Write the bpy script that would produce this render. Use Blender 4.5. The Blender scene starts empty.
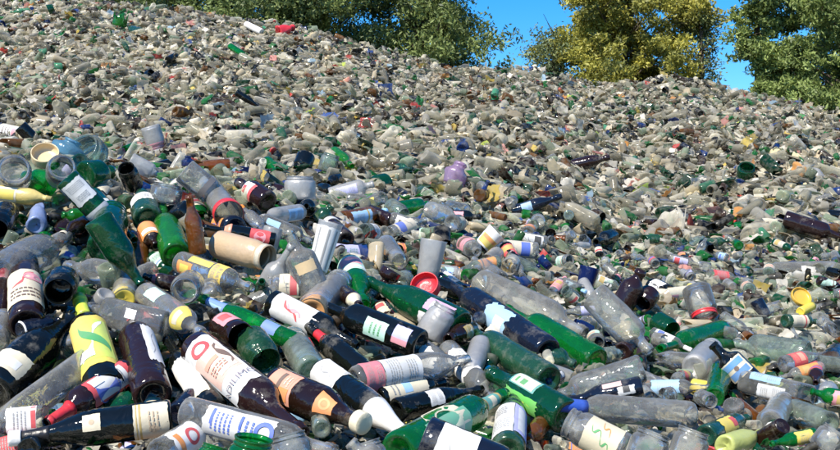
import bpy, math, random
import numpy as np
from mathutils import Vector, Matrix
random.seed(7); rng = np.random.default_rng(11)
sc = bpy.context.scene
COL = sc.collection
ZC = 1.7; F = 1000.0; CU = 420.0; CV = 225.0
CAM = Vector((0, 0, ZC))

# ------------------------------------------------------------------ heap surface
# each profile: distance from the viewer and the elevation of the heap there (tangent x -1000 + 225)
PROFILES = [
 (0,   [(0.4,560),(1.2,520),(2.0,450),(2.7,300),(3.4,200),(3.9,152),(4.4,154),(5.5,188),(7,178),(9,148),(13,75),(18,3)]),
 (210, [(0.4,560),(1.2,520),(2.0,450),(2.75,300),(3.7,200),(4.3,162),(4.9,165),(6,182),(7.2,168),(8.5,145),(12,85),(17.5,17)]),
 (420, [(0.4,560),(1.2,520),(2.1,450),(2.4,400),(2.8,350),(3.3,300),(3.9,260),(4.6,232),(6,203),(7.5,174),(9,150),(12.5,110),(17,63)]),
 (630, [(0.4,560),(1.2,520),(2.3,450),(2.7,400),(3.3,350),(4.2,300),(5.5,258),(7,228),(9,198),(11,170),(14.5,120),(18,84)]),
 (840, [(0.4,560),(1.2,520),(2.4,450),(2.8,400),(3.5,350),(4.5,300),(5.8,260),(7.2,230),(9,198),(11,170),(13.5,143),(16,118)]),
]
RID_U = [-400,0,60,130,190,215,300,330,380,420,440,500,540,600,640,670,700,730,780,840,1000,1200]
RID_V = [10,3,0,3,11,17,27,37,50,61,67,68,72,85,84,77,80,88,98,116,150,175]
GROUND_Z = -0.3
def bump(x, y):
    return (0.5*np.sin(3.1*x+1.3*np.sin(1.7*y+.4))*np.cos(2.7*y+.8*np.sin(2.3*x)) + 0.3*np.sin(6.3*x+2.1*y)*np.sin(5.1*y-1.9*x+1)
            + 0.35*np.sin(1.1*x+.6*y+2)*np.cos(.9*y-1.3*x))
def heap_z(x, y):
    x = np.asarray(x, float); y = np.asarray(y, float)
    Y = np.maximum(y, 0.4); Yu = np.maximum(y, 2.0)
    u = np.clip(CU + F*x/Yu, -400, 1200)
    uc = np.clip(u, 0, 839.9); k = np.minimum((uc//210).astype(int), 3); t = (uc-k*210)/210.; t = t*t*(3-2*t)*.5+t*.5
    V = np.stack([np.interp(Y, [p[0] for p in c[1]], [p[1] for p in c[1]]) for c in PROFILES])
    YR = np.array([c[1][-1][0] for c in PROFILES]); VR = np.array([c[1][-1][1] for c in PROFILES])
    kk = k.ravel(); idx = np.arange(kk.size); Vf = V.reshape(5, -1)
    v = (Vf[kk, idx]*(1-t.ravel()) + Vf[kk+1, idx]*t.ravel()).reshape(x.shape)
    yr = YR[k]*(1-t)+YR[k+1]*t; vr = VR[k]*(1-t)+VR[k+1]*t
    w = np.clip((Y-8)/(yr-8), 0, 1)
    v = v + (np.interp(u, RID_U, RID_V)-vr)*w*w
    Yc = np.minimum(Y, yr)
    z = ZC + Yc*(CV-v)/F
    over = np.maximum(Y-yr, 0)
    z = z - 0.05*over - 0.5*np.maximum(over-0.6, 0)
    amp = 0.02 + 0.012*np.minimum(Y, 14)*np.where(over > 0, .3, 1)*np.clip((yr-Y)/3+.35, .35, 1)
    z = z + amp*bump(x, Y)
    z = np.where(y < .4, z+(y-.4)*.25, z)
    return np.maximum(z, GROUND_Z-.5)
YS = np.concatenate([np.linspace(1.5, 5, 700), np.linspace(5.01, 22, 1400)])
def hit(u, v):
    """point of the heap seen at photo position (u, v)"""
    x = (u-CU)/F*YS
    z = heap_z(x, YS)
    vs = CV-(z-ZC)/YS*F
    m = np.nonzero(vs <= v)[0]
    i = m[0] if len(m) else int(np.argmin(vs))
    Y = YS[i]
    return Vector(((u-CU)/F*Y, Y, ZC+(CV-v)/F*Y))
def project(p):
    return CU+F*p.x/p.y, CV-F*(p.z-ZC)/p.y

# ------------------------------------------------------------------ materials
MATS = {}
def new_mat(name):
    m = bpy.data.materials.new(name); m.use_nodes = True
    nt = m.node_tree; nt.nodes.clear()
    out = nt.nodes.new('ShaderNodeOutputMaterial')
    return m, nt, out
def N(nt, t, **kw):
    n = nt.nodes.new(t)
    for k, v in kw.items(): setattr(n, k, v)
    return n
def noise(nt, scale, detail=4, rough=.6, coord='Object', dist=0.):
    tc = N(nt, 'ShaderNodeTexCoord'); n = N(nt, 'ShaderNodeTexNoise')
    n.inputs['Scale'].default_value = scale; n.inputs['Detail'].default_value = detail
    n.inputs['Roughness'].default_value = rough; n.inputs['Distortion'].default_value = dist
    oi = N(nt, 'ShaderNodeObjectInfo'); add = N(nt, 'ShaderNodeVectorMath', operation='ADD')
    mul = N(nt, 'ShaderNodeVectorMath', operation='SCALE'); mul.inputs[3].default_value = 17.0
    comb = N(nt, 'ShaderNodeCombineXYZ')
    for i in range(3): nt.links.new(oi.outputs['Random'], comb.inputs[i])
    nt.links.new(comb.outputs[0], mul.inputs[0]); nt.links.new(mul.outputs[0], add.inputs[1])
    nt.links.new(tc.outputs[coord], add.inputs[0]); nt.links.new(add.outputs[0], n.inputs['Vector'])
    return n
def ramp(nt, src, p0, p1, c0=(0,0,0,1), c1=(1,1,1,1)):
    r = N(nt, 'ShaderNodeValToRGB')
    r.color_ramp.elements[0].position = p0; r.color_ramp.elements[1].position = p1
    r.color_ramp.elements[0].color = c0; r.color_ramp.elements[1].color = c1
    nt.links.new(src, r.inputs[0]); return r
def c4(c): return (c[0], c[1], c[2], 1)
DUST = (.52, .48, .39)
def glass(name, tint, solid, opac, rough=.07, dust=.5, edge=.55):
    if edge == .5: edge = .36
    """thin bottle glass: tinted see-through, glossy skin, dust patches"""
    key = ('g', name)
    if key in MATS: return MATS[key]
    m, nt, out = new_mat(name+'_glass'); L = nt.links.new
    tr = N(nt, 'ShaderNodeBsdfTransparent'); tr.inputs[0].default_value = c4(tint)
    pb = N(nt, 'ShaderNodeBsdfPrincipled'); pb.inputs['IOR'].default_value = 1.52
    n1 = noise(nt, 9 if opac > .6 else 26, 6, .72); n2 = noise(nt, 90, 4, .7); n3 = noise(nt, 22, 3, .5, dist=1.2)
    d = ramp(nt, n1.outputs[0], .60-.25*dust, .72)
    dk = N(nt, 'ShaderNodeMath', operation='MULTIPLY'); L(d.outputs[0], dk.inputs[0]); dk.inputs[1].default_value = .5 if opac > .6 else 1.
    d2 = N(nt, 'ShaderNodeMath', operation='MULTIPLY'); L(dk.outputs[0], d2.inputs[0]); L(n2.outputs[0], d2.inputs[1])
    mc = N(nt, 'ShaderNodeMix', data_type='RGBA'); mc.inputs['A'].default_value = c4(solid); mc.inputs['B'].default_value = c4(DUST)
    L(d2.outputs[0], mc.inputs['Factor']); L(mc.outputs['Result'], pb.inputs['Base Color'])
    rr = N(nt, 'ShaderNodeMapRange'); rr.inputs['To Min'].default_value = rough; rr.inputs['To Max'].default_value = min(1, rough+.55)
    L(d2.outputs[0], rr.inputs['Value']); L(rr.outputs[0], pb.inputs['Roughness'])
    bp = N(nt, 'ShaderNodeBump'); bp.inputs['Strength'].default_value = .3; bp.inputs['Distance'].default_value = .012
    L(n3.outputs[0], bp.inputs['Height']); L(bp.outputs[0], pb.inputs['Normal'])
    tl = N(nt, 'ShaderNodeBsdfTranslucent'); tl.inputs[0].default_value = c4([min(1, c*1.6+.02) for c in solid])
    m1 = N(nt, 'ShaderNodeMixShader'); m1.inputs[0].default_value = .5 if opac < .9 else 0.
    L(pb.outputs[0], m1.inputs[1]); L(tl.outputs[0], m1.inputs[2])
    lw = N(nt, 'ShaderNodeLayerWeight'); lw.inputs['Blend'].default_value = .45
    pw = N(nt, 'ShaderNodeMath', operation='POWER'); pw.inputs[1].default_value = 2.3; L(lw.outputs['Facing'], pw.inputs[0])
    ma = N(nt, 'ShaderNodeMath', operation='MULTIPLY_ADD'); ma.inputs[1].default_value = edge; ma.inputs[2].default_value = opac; L(pw.outputs[0], ma.inputs[0])
    mb = N(nt, 'ShaderNodeMath', operation='MULTIPLY_ADD', use_clamp=True); mb.inputs[1].default_value = .75 if opac > .6 else .5; L(d2.outputs[0], mb.inputs[0]); L(ma.outputs[0], mb.inputs[2])
    if opac < .9:
        rf = N(nt, 'ShaderNodeBsdfRefraction'); rf.inputs['IOR'].default_value = 1.16; rf.inputs['Roughness'].default_value = rough*.5; rf.inputs[0].default_value = c4(tint); L(bp.outputs[0], rf.inputs['Normal'])
        mr = N(nt, 'ShaderNodeMixShader'); mr.inputs[0].default_value = .14; L(tr.outputs[0], mr.inputs[1]); L(rf.outputs[0], mr.inputs[2]); see = mr
    else: see = tr
    if opac < .9:
        n4 = noise(nt, 5, 3, .55, dist=2.5); mm = N(nt, 'ShaderNodeMath', operation='MULTIPLY_ADD', use_clamp=True)
        r4 = ramp(nt, n4.outputs[0], .5, .66, (-.0,)*3+(1,), (.09,)*3+(1,)); L(r4.outputs[0], mm.inputs[0]); mm.inputs[1].default_value = 1.; L(mb.outputs[0], mm.inputs[2]); mb = mm
    m2 = N(nt, 'ShaderNodeMixShader'); L(mb.outputs[0], m2.inputs[0]); L(see.outputs[0], m2.inputs[1]); L(m1.outputs[0], m2.inputs[2])
    # clear mirror-like glint on top of the whole
    gl = N(nt, 'ShaderNodeBsdfGlossy'); gl.inputs['Roughness'].default_value = rough; L(bp.outputs[0], gl.inputs['Normal'])
    fr = N(nt, 'ShaderNodeFresnel'); fr.inputs[0].default_value = 1.5
    m3 = N(nt, 'ShaderNodeMixShader'); L(fr.outputs[0], m3.inputs[0]); L(m2.outputs[0], m3.inputs[1]); L(gl.outputs[0], m3.inputs[2])
    L((m3 if opac < .9 else m2).outputs[0], out.inputs[0])
    MATS[key] = m; return m
GL = {
 'black':  lambda: glass('black', (.02,.03,.02), (.005,.006,.005), .97, .05, .12, .1),
 'brown':  lambda: glass('dark_brown', (.12,.04,.02), (.016,.007,.004), .9, .06, .15, .2),
 'plum':   lambda: glass('plum_brown', (.12,.05,.04), (.020,.009,.008), .95, .10, .22, .1),
 'navy':   lambda: glass('navy', (.03,.05,.1), (.008,.011,.022), .95, .08, .25, .1),
 'dgreen': lambda: glass('dark_green', (.07,.5,.2), (.010,.13,.045), .55, .05, .15, .3),
 'green':  lambda: glass('green', (.06,.72,.16), (.012,.34,.06), .38, .04, .1, .3),
 'bright': lambda: glass('bright_green', (.10,.62,.10), (.05,.5,.06), .32, .06, .2, .4),
 'sage':   lambda: glass('sage_green', (.3,.55,.4), (.04,.16,.07), .55, .16, .4, .4),
 'teal':   lambda: glass('teal_green', (.25,.6,.45), (.03,.16,.10), .5, .1, .4, .4),
 'amber':  lambda: glass('amber', (.7,.3,.05), (.36,.13,.02), .45, .07, .3, .4),
 'clear':  lambda: glass('clear', (.99,.985,.955), (.97,.96,.89), .11, .025, .2, .7),
 'dirty':  lambda: glass('dusty_clear', (.93,.93,.87), (.95,.92,.82), .19, .06, .35, .6),
 'grey':   lambda: glass('grey_clear', (.86,.89,.87), (.92,.92,.86), .16, .04, .28, .5),
 'aqua':   lambda: glass('pale_green_clear', (.74,.88,.77), (.74,.86,.72), .18, .08, .5, .5),
 'lilac':  lambda: glass('lilac', (.92,.76,.92), (.66,.44,.66), .55, .2, .4, .4),
 'blue':   lambda: glass('blue', (.08,.18,.6), (.015,.04,.2), .6, .1, .3, .3),
 'sky':    lambda: glass('light_blue', (.5,.8,.95), (.22,.5,.70), .6, .25, .3, .3),
 'frost':  lambda: glass('frosted_white', (.95,.95,.95), (.84,.83,.79), .5, .35, .4, .2),
}
def solid(color, rough=.5, dirt=.7, kind='plastic'):
    key = ('s', tuple(color), rough, dirt, kind)
    if key in MATS: return MATS[key]
    m, nt, out = new_mat(kind+'_surface'); L = nt.links.new
    pb = N(nt, 'ShaderNodeBsdfPrincipled')
    n1 = noise(nt, 14, 6, .7); n2 = noise(nt, 90, 3, .6)
    d = ramp(nt, n1.outputs[0], .5-.1*dirt, .8, (0,0,0,1), (dirt,)*3+(1,))
    mc = N(nt, 'ShaderNodeMix', data_type='RGBA'); mc.inputs['A'].default_value = c4(color)
    mc.inputs['B'].default_value = c4([c*.35+d_*.35 for c, d_ in zip(color, DUST)])
    L(d.outputs[0], mc.inputs['Factor'])
    L(mc.outputs['Result'], pb.inputs['Base Color']); pb.inputs['Roughness'].default_value = rough
    bp = N(nt, 'ShaderNodeBump'); bp.inputs['Strength'].default_value = .35; bp.inputs['Distance'].default_value = .004
    L((n2 if kind == 'plastic' else n1).outputs[0], bp.inputs['Height']); L(bp.outputs[0], pb.inputs['Normal'])
    L(pb.outputs[0], out.inputs[0]); MATS[key] = m; return m
def paper(c): return solid(tuple(x*.88+.045 for x in c), .62, .75, 'paper')
C = dict(white=(.78,.77,.74), cream=(.70,.62,.44), red=(.62,.03,.04), pink=(.75,.28,.32), salmon=(.78,.32,.20), orange=(.80,.26,.03),
 yellow=(.75,.58,.06), lime=(.55,.68,.07), green=(.03,.30,.07), mint=(.50,.78,.62), teal=(.06,.33,.28), blue=(.03,.10,.50), lblue=(.32,.55,.78),
 lilac=(.56,.32,.58), black=(.015,.015,.017), grey=(.32,.32,.31), tan=(.50,.36,.22), gold=(.50,.34,.07), brown=(.12,.06,.035), lavender=(.45,.45,.75),
 beige=(.55,.49,.38), silver=(.55,.56,.57))
def col(c): return C[c] if isinstance(c, str) else c

# ------------------------------------------------------------------ shapes
# outline from the base (0) to the mouth (1): (position along the axis, radius)
PROF = {
 'bordeaux': [(.0,.80),(.006,.94),(.02,1),(.10,1),(.35,1),(.60,1),(.64,.97),(.68,.80),(.71,.58),(.75,.42),(.80,.36),(.92,.34),(.94,.34),(.942,.40),(.975,.40),(.98,.36),(1,.36)],
 'champagne':[(.0,.78),(.006,.92),(.025,1),(.10,1),(.30,1),(.48,1),(.55,.94),(.63,.76),(.71,.54),(.78,.40),(.86,.34),(.93,.31),(.935,.38),(.96,.38),(.965,.33),(1,.33)],
 'longneck': [(.0,.82),(.008,.95),(.025,1),(.10,1),(.35,1),(.54,1),(.60,.94),(.66,.76),(.72,.58),(.80,.48),(.93,.42),(.932,.50),(.96,.50),(.965,.45),(1,.45)],
 'liquor':   [(.0,.86),(.008,.96),(.025,1),(.10,1),(.40,1),(.66,1),(.72,.93),(.77,.70),(.80,.44),(.84,.38),(.93,.37),(.932,.44),(.97,.44),(.975,.40),(1,.40)],
 'squat':    [(.0,.82),(.01,.95),(.04,1),(.12,1),(.35,1),(.50,1),(.60,.90),(.68,.66),(.75,.48),(.85,.42),(.87,.50),(.95,.50),(.96,.45),(1,.45)],
 'jar':      [(.0,.84),(.015,.96),(.05,1),(.15,1),(.45,1),(.72,1),(.79,.95),(.84,.84),(.87,.82),(.875,.87),(.90,.87),(.905,.82),(.96,.82),(.97,.86),(1,.86)],
 'tumbler':  [(.0,.72),(.02,.76),(.05,.78),(.3,.83),(.6,.90),(.9,.96),(.97,.985),(1,1)],
 'can':      [(.0,.86),(.02,.95),(.04,1),(.2,1),(.5,1),(.8,1),(.96,1),(.975,.95),(1,.90)],
 'lid':      [(.0,.90),(.10,.98),(.25,1),(.6,1),(.85,.99),(1,.98)],
 'plastic':  [(.0,.78),(.02,.92),(.06,1),(.12,.97),(.18,1),(.30,.96),(.36,1),(.48,.96),(.54,1),(.64,1),(.72,.90),(.80,.65),(.86,.42),(.90,.32),(.905,.38),(.93,.38),(.935,.32),(1,.32)],
}
OPENW = ('jar', 'tumbler', 'can', 'lid')
def prof_r(kind, s):
    p = PROF[kind]; return float(np.interp(s, [a for a, b in p], [b for a, b in p]))
def full_profile(kind, cut=None):
    p = list(PROF[kind]); rb = p[0][1]
    if cut: p = [q for q in p if q[0] < cut]+[(cut, prof_r(kind, cut))]
    base = [(.055,.001),(.045,rb*.35),(.02,rb*.62),(.003,rb*.86)] if kind not in ('lid','tumbler','can') else [(.02,.001),(.02,rb*.5),(.015,rb*.85)]
    rm = p[-1][1]; e = p[-1][0]
    if kind in OPENW:
        th = .07 if kind != 'can' else .03
        inn = [(e, rm-th*.5), (e-.015, rm-th)]
        for s, r in reversed(p[2:-1]):
            if s < e-.02: inn.append((s, r-th))
        sb = .30 if kind == 'lid' else .07
        inn = [(s, r) for s, r in inn if s > sb]+[(sb, (rb-th)*.95), (sb-.008, rb*.4), (sb-.01, .001)]
    elif cut: inn = [(e, rm-.04), (e-.03, rm-.06), (e-.2, max(.1, prof_r(kind, e-.2)-.07))]
    else:
        inn = [(e, rm*.72), (e-.02, rm*.66)]
        inn += [(e-.14, rm*.66)]
    return base+p+inn
def lathe(kind, L, R, seg=28, flat=1., square=0, cut=None, jag=0, crush=0, seed=0, name='bottle'):
    r_ = random.Random(seed); pr = full_profile(kind, cut)
    jg = [r_.uniform(-1, 1) for _ in range(seg)]; jg = [(jg[i]+.6*jg[i-1]) for i in range(seg)]
    ph = [r_.uniform(0, 6.28) for _ in range(6)]
    vs, fs = [], []
    for s, r in pr:
        for i in range(seg):
            a = 2*math.pi*i/seg; ca, sa = math.cos(a), math.sin(a)
            rr = r*R
            if square and r > .5:
                q = 1/((abs(ca)**6+abs(sa)**6)**(1/6)); k = min(1, (r-.5)*3)*square
                rr *= 1+(min(q, 1.28)-1)*k
            ss = s
            if cut and s > cut-.12: ss = s+jag*jg[i]*(s-(cut-.12))/.12
            x, y, z = ca*rr, sa*rr*flat, ss*L
            if crush:
                w = crush*R*(.5 if s in (0, 1) else 1)
                x += w*(math.sin(z/R*1.7+ph[0]+2*a)*.6+math.sin(z/R*4.1+ph[1]+3*a)*.35)*ca
                y += w*(math.sin(z/R*1.3+ph[2]+a)*.6+math.sin(z/R*3.3+ph[3])*.4)
                z += w*.4*math.sin(a*2+ph[4])
            vs.append((x, y, z))
    n = len(pr)
    for j in range(n-1):
        for i in range(seg):
            k = (i+1) % seg
            fs.append((j*seg+i, j*seg+k, (j+1)*seg+k, (j+1)*seg+i))
    me = bpy.data.meshes.new(name); me.from_pydata(vs, [], fs)
    me.polygons.foreach_set('use_smooth', [True]*len(fs)); me.update()
    return me
def sleeve(kind, L, R, a, b, k=1.04, closed=False, seg=28, flat=1., name='cap', extra=0.0, rmin=0):
    """skin over the bottle between two positions (foil, cap, ring)"""
    ss = sorted(set([a, b]+[s for s, r in PROF[kind] if a < s < b]+list(np.linspace(a, b, 6))))
    pr = [(s, max(prof_r(kind, s)*k, rmin)) for s in ss]
    pr = [(a, max(prof_r(kind, a)*(k-.1), .05))]+pr
    e = b+extra
    if extra: pr.append((e, pr[-1][1]))
    if closed: pr += [(e+.006, pr[-1][1]*.92), (e+.008, pr[-1][1]*.5), (e+.008, .001)]
    else: pr += [(e, pr[-1][1]-.06)]
    vs, fs = [], []
    for s, r in pr:
        for i in range(seg):
            t = 2*math.pi*i/seg; vs.append((math.cos(t)*r*R, math.sin(t)*r*R*flat, s*L))
    for j in range(len(pr)-1):
        for i in range(seg):
            q = (i+1) % seg; fs.append((j*seg+i, j*seg+q, (j+1)*seg+q, (j+1)*seg+i))
    me = bpy.data.meshes.new(name); me.from_pydata(vs, [], fs)
    me.polygons.foreach_set('use_smooth', [True]*len(fs)); me.update(); return me
def text_tris(s):
    cu = bpy.data.curves.new('lettering', 'FONT'); cu.body = s; cu.align_x = 'CENTER'; cu.align_y = 'CENTER'; cu.resolution_u = 3
    o = bpy.data.objects.new('lettering', cu); COL.objects.link(o)
    dg = bpy.context.evaluated_depsgraph_get(); me = bpy.data.meshes.new_from_object(o.evaluated_get(dg))
    vs = [tuple(v.co[:2]) for v in me.vertices]; fs = [tuple(p.vertices) for p in me.polygons]
    bpy.data.objects.remove(o); bpy.data.curves.remove(cu); bpy.data.meshes.remove(me)
    return vs, fs
def label_mesh(kind, L, R, a, b, p0, p1, base, marks, flat=1., square=0, ragged=.0, seed=0):
    """curved label; marks are printed fields on it, (s, t) run 0..1 along the axis / round the glass"""
    r_ = random.Random(seed); vs, fs, mi, mats = [], [], [], []
    def midx(c):
        m = paper(col(c))
        if m not in mats: mats.append(m)
        return mats.index(m)
    def P(s, t, lay):
        ss = a+(b-a)*s; an = math.radians(p0+(p1-p0)*t); ca, sa = math.cos(an), math.sin(an)
        r = prof_r(kind, min(max(ss, 0), 1))*R
        if square:
            q = 1/((abs(ca)**6+abs(sa)**6)**(1/6)); r *= 1+(min(q, 1.28)-1)*square
        r = r*1.012+.0004+lay*.00045
        return (r*ca, r*sa*flat, ss*L)
    def grid(s0, t0, s1, t1, c, lay, ns=10, ntt=12, rag=0.):
        o = len(vs); m = midx(c)
        for i in range(ns+1):
            for j in range(ntt+1):
                s, t = s0+(s1-s0)*i/ns, t0+(t1-t0)*j/ntt
                if rag:
                    e0 = r_.uniform(-rag, rag)
                    if i == 0 or i == ns: s += e0
                    if j == 0 or j == ntt: t += e0
                vs.append(P(s, t, lay))
        for i in range(ns):
            for j in range(ntt):
                q = o+i*(ntt+1)+j; fs.append((q, q+1, q+ntt+2, q+ntt+1)); mi.append(m)
    asp = abs(math.radians(p1-p0))*prof_r(kind, (a+b)/2)*R/max(1e-6, (b-a)*L)     # width / length
    grid(0, 0, 1, 1, base, 0, rag=ragged)
    lay = 0
    for mk in marks:
        lay += 1
        if mk[0] == 'r': grid(mk[1], mk[2], mk[3], mk[4], mk[5], lay, 4, 8)
        elif mk[0] in 'oO':
            _, s, t, rad, c = mk[:5]; m = midx(c); o = len(vs); n = 20
            inner = 0. if mk[0] == 'o' else .6
            for i in range(n):
                an = 2*math.pi*i/n
                for q in (inner, 1.): vs.append(P(s+rad*q*math.cos(an), t+rad*q*math.sin(an)/asp, lay))
            for i in range(n):
                k = (i+1) % n; fs.append((o+2*i, o+2*i+1, o+2*k+1, o+2*k)); mi.append(m)
        elif mk[0] == 'w':    # swoosh
            _, s0, t0, s1, t1, wd, c = mk; m = midx(c); o = len(vs); n = 12
            for i in range(n+1):
                q = i/n; s = s0+(s1-s0)*q; t = t0+(t1-t0)*q+.10*math.sin(q*6.28); ww = wd*(.25+math.sin(q*math.pi))
                vs.append(P(s-ww/2, t, lay)); vs.append(P(s+ww/2, t+ww*.3, lay))
            for i in range(n): fs.append((o+2*i, o+2*i+1, o+2*i+3, o+2*i+2)); mi.append(m)
        elif mk[0] == 'l':    # rows of fine print
            _, s0, t0, s1, t1, nrow, c = mk
            for i in range(nrow):
                s = s0+(s1-s0)*(i+.5)/nrow; h = abs(s1-s0)/nrow*.38; t = t0
                while t < t1-.03:
                    w = r_.uniform(.03, .12); grid(s-h/2, t, s+h/2, min(t+w, t1), c, lay, 1, 2); t += w+.025
        elif mk[0] == 't':    # text round the glass, letters' tops towards the base (up=-1) or the mouth
            _, st, s, t, h, c, up = mk; tv, tf = text_tris(st); m = midx(c); o = len(vs)
            for x, y in tv: vs.append(P(s+up*y*h, t-up*x*h/asp*-1, lay))
            for f in tf: fs.append(tuple(o+i for i in f)); mi.append(m)
    me = bpy.data.meshes.new('label'); me.from_pydata(vs, [], fs)
    for m in mats: me.materials.append(m)
    me.polygons.foreach_set('material_index', mi); me.polygons.foreach_set('use_smooth', [True]*len(fs)); me.update()
    return me

def link(name, me, m=None, parent=None):
    o = bpy.data.objects.new(name, me)
    if m is not None:
        me.materials.clear(); me.materials.append(m)
    COL.objects.link(o)
    if parent: o.parent = parent
    return o
def tag(o, label=None, cat=None, group=None, kind=None):
    if label: o['label'] = label
    if cat: o['category'] = cat
    if group: o['group'] = group
    if kind: o['kind'] = kind
    return o
def frame(p1, p2, spin=0.):
    """base at p1, axis to p2, local +X turned to the viewer's side"""
    z = (p2-p1).normalized(); x = (CAM-(p1+p2)/2); x = (x-z*x.dot(z))
    if x.length < 1e-4: x = Vector((0,0,1))-z*z.z
    x.normalize(); y = z.cross(x)
    m = Matrix((x, y, z)).transposed().to_4x4(); m = m @ Matrix.Rotation(spin, 4, 'Z'); m.translation = p1
    return m
THINGS = []      # (u, v, width px, root, landmark phrase)
def place(kind, u1, v1, u2, v2, w, gl, lift=0., pull=0., push=0., parts=(), name='wine_bottle', label='', cat='bottle',
          lm=None, flat=1., square=0, cut=None, jag=0, crush=0, group=None, seg=28):
    """pull: metres the mouth comes nearer than the heap surface; push: the same for the base"""
    w *= .93; A, B = hit(u1, v1), hit(u2, v2)
    dA = (A-CAM).length; dB = (B-CAM).length
    dm = (dA+dB)/2; R = w/2*dm/F*1.0
    if math.hypot(u2-u1, v2-v1) < .8*w: dA = dB = min(dA, dB)
    if abs(dA-dB) > .9*dm*math.hypot(u2-u1, v2-v1)/F+.25:      # crest between the two ends: keep both on the near face
        dA = dB = min(dA, dB)+.05
    R = w/2*(dm-lift-R-(pull+push)/2)/F
    A = CAM+(A-CAM).normalized()*(dA-R-lift-push); B = CAM+(B-CAM).normalized()*(dB-R-lift-pull)
    L = (B-A).length
    M = frame(A, B)
    body_me = lathe(kind, L, R, seg, flat, square, cut, jag, crush, seed=int(u1*7+v1), name='body')
    gm = GL[gl]() if gl in GL else solid(col(gl), .32, .5)
    if parts:
        root = bpy.data.objects.new(name, None); COL.objects.link(root); root.matrix_world = M; root.empty_display_size = .05
        link('glass_body' if gl in GL else 'body', body_me, gm, root)
        for p in parts:
            if p[0] == 'label':
                a, b, p0, p1, base = p[1:6]
                if u2 < u1 and abs(u2-u1) > abs(v2-v1): p0, p1 = -p1, -p0
                marks = p[6] if len(p) > 6 else (); rg = p[7] if len(p) > 7 else .015
                link('label', label_mesh(kind, L, R, a, b, p0, p1, base, marks, flat, square, rg, seed=int(u1+v2)), None, root)
            elif p[0] in ('foil', 'ring'):
                link(p[0], sleeve(kind, L, R, p[1], p[2], 1.045, False, 24, 1. if p[1] > .6 else flat, p[0]), solid(col(p[3]), .35, .35), root)
            elif p[0] == 'cap':
                link('cap', sleeve(kind, L, R, p[1], p[2], 1.06, True, 24, 1., 'cap', rmin=prof_r(kind, .95)*1.12), solid(col(p[3]), .35, .35), root)
            elif p[0] == 'lid':
                link('lid', sleeve(kind, L, R, p[1], p[2], 1.04, True, 28, flat, 'lid', rmin=prof_r(kind, .93)*1.06), solid(col(p[3]), .3, .35), root)
            elif p[0] == 'fill':
                bm = lathe(kind, L*p[1], R*.86, 20, flat, 0, .97, 0, .06, seed=int(u1), name='contents')
                link('contents', bm, solid(col(p[2]), .7, .6, 'paper'), root)
    else:
        root = link(name, body_me, gm); root.matrix_world = M
    tag(root, label, cat, group)
    uu, vv = project((A+B)/2); THINGS.append((uu, vv, w, root, lm))
    return root
QF = 1.0; SUN_AZ = 215; EXPO = 0.66
def H(kind, u1, v1, u2, v2, w, gl, label, *parts, name=None, cat=None, **k):
    nm = name or {'bordeaux': 'wine_bottle', 'champagne': 'wine_bottle', 'longneck': 'beer_bottle', 'liquor': 'glass_bottle', 'squat': 'glass_bottle',
                  'jar': 'glass_jar', 'tumbler': 'drinking_glass', 'can': 'can', 'lid': 'lid', 'plastic': 'plastic_bottle'}[kind]
    ct = cat or {'glass_jar': 'jar', 'drinking_glass': 'glass', 'can': 'can', 'lid': 'lid'}.get(nm, 'bottle')
    return place(kind, u1, v1, u2, v2, w, gl, parts=parts, name=nm, label=label, cat=ct, **k)
LB = lambda a, b, p0, p1, c, marks=(), rg=.015: ('label', a, b, p0, p1, c, marks or ([('l',.12,.15,.45,.85,5,'grey'),('l',.6,.25,.88,.75,4,'grey')] if abs(p1-p0) > 50 and b-a > .15 else ()), rg)
# ---------------- bottom left
H('champagne',172,417,10,439,37,'black','black wine bottle lying with its white capped neck at the bottom left corner',LB(.02,.24,-60,75,'cream',[('r',.78,0,.84,1,'gold'),('r',.9,0,.93,1,'gold'),('o',.45,.35,.12,'tan'),('l',.25,.3,.6,.75,3,'tan')]),LB(.44,.55,-45,10,'cream',[('o',.5,.5,.16,'tan')]),('foil',.76,.93,'black'),('cap',.93,1.,'white'),lift=.07,lm='the black bottle in the bottom left corner')
H('bordeaux',127,372,46,424,31,'plum','dark wine bottle with a red bordered white and blue label beside the grey square bottle',LB(.06,.56,-62,60,'red',[('r',.12,.12,.88,.86,'white'),('o',.62,.38,.28,'blue'),('l',.2,.25,.42,.8,3,'grey'),('r',.64,.62,.9,.9,'white')]),('foil',.72,.99,'red'),lift=.055,lm='the red labelled dark bottle')
H('liquor',82,366,-22,444,44,'dirty','large grey dusty square bottle lying at the left beside the red bordered label',flat=.7,square=1,lift=.03,lm='the grey square bottle')
H('liquor',46,418,-12,424,34,'clear','clear square bottle with white and red paper label in the bottom left corner',LB(.1,.62,-60,60,'white',[('r',.02,.0,.18,1,'red'),('l',.3,.2,.8,.8,4,'grey')]),square=1,flat=.75,lift=.06)
H('champagne',-8,392,74,316,46,'black','big black green wine bottle at the left edge with its neck rising to the right',LB(.08,.28,-75,20,'cream',[('r',.2,.2,.6,.8,'white')],.03),lift=.0,pull=.05,lm='the big black bottle at the left edge')
H('bordeaux',106,390,79,298,38,'black','black wine bottle with bright yellow and lime label and yellow foil neck',LB(.1,.60,-72,72,'yellow',[('r',.1,.1,.9,.9,'lime'),('w',.15,.2,.85,.8,.2,'white'),('w',.2,.8,.8,.3,.12,'green'),('r',.15,.15,.3,.5,'white')]),('foil',.76,1.,'lime'),lift=.04,pull=.03,lm='the yellow labelled bottle')
H('bordeaux',153,396,128,309,37,'plum','dark plum coloured wine bottle with red spot on its neck and white label turned right',LB(.2,.6,22,80,'white',[('w',.2,.3,.8,.6,.08,'grey')],.03),LB(.80,.87,-40,45,'red'),lift=.05,pull=.03,lm='the plum coloured bottle')
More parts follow.
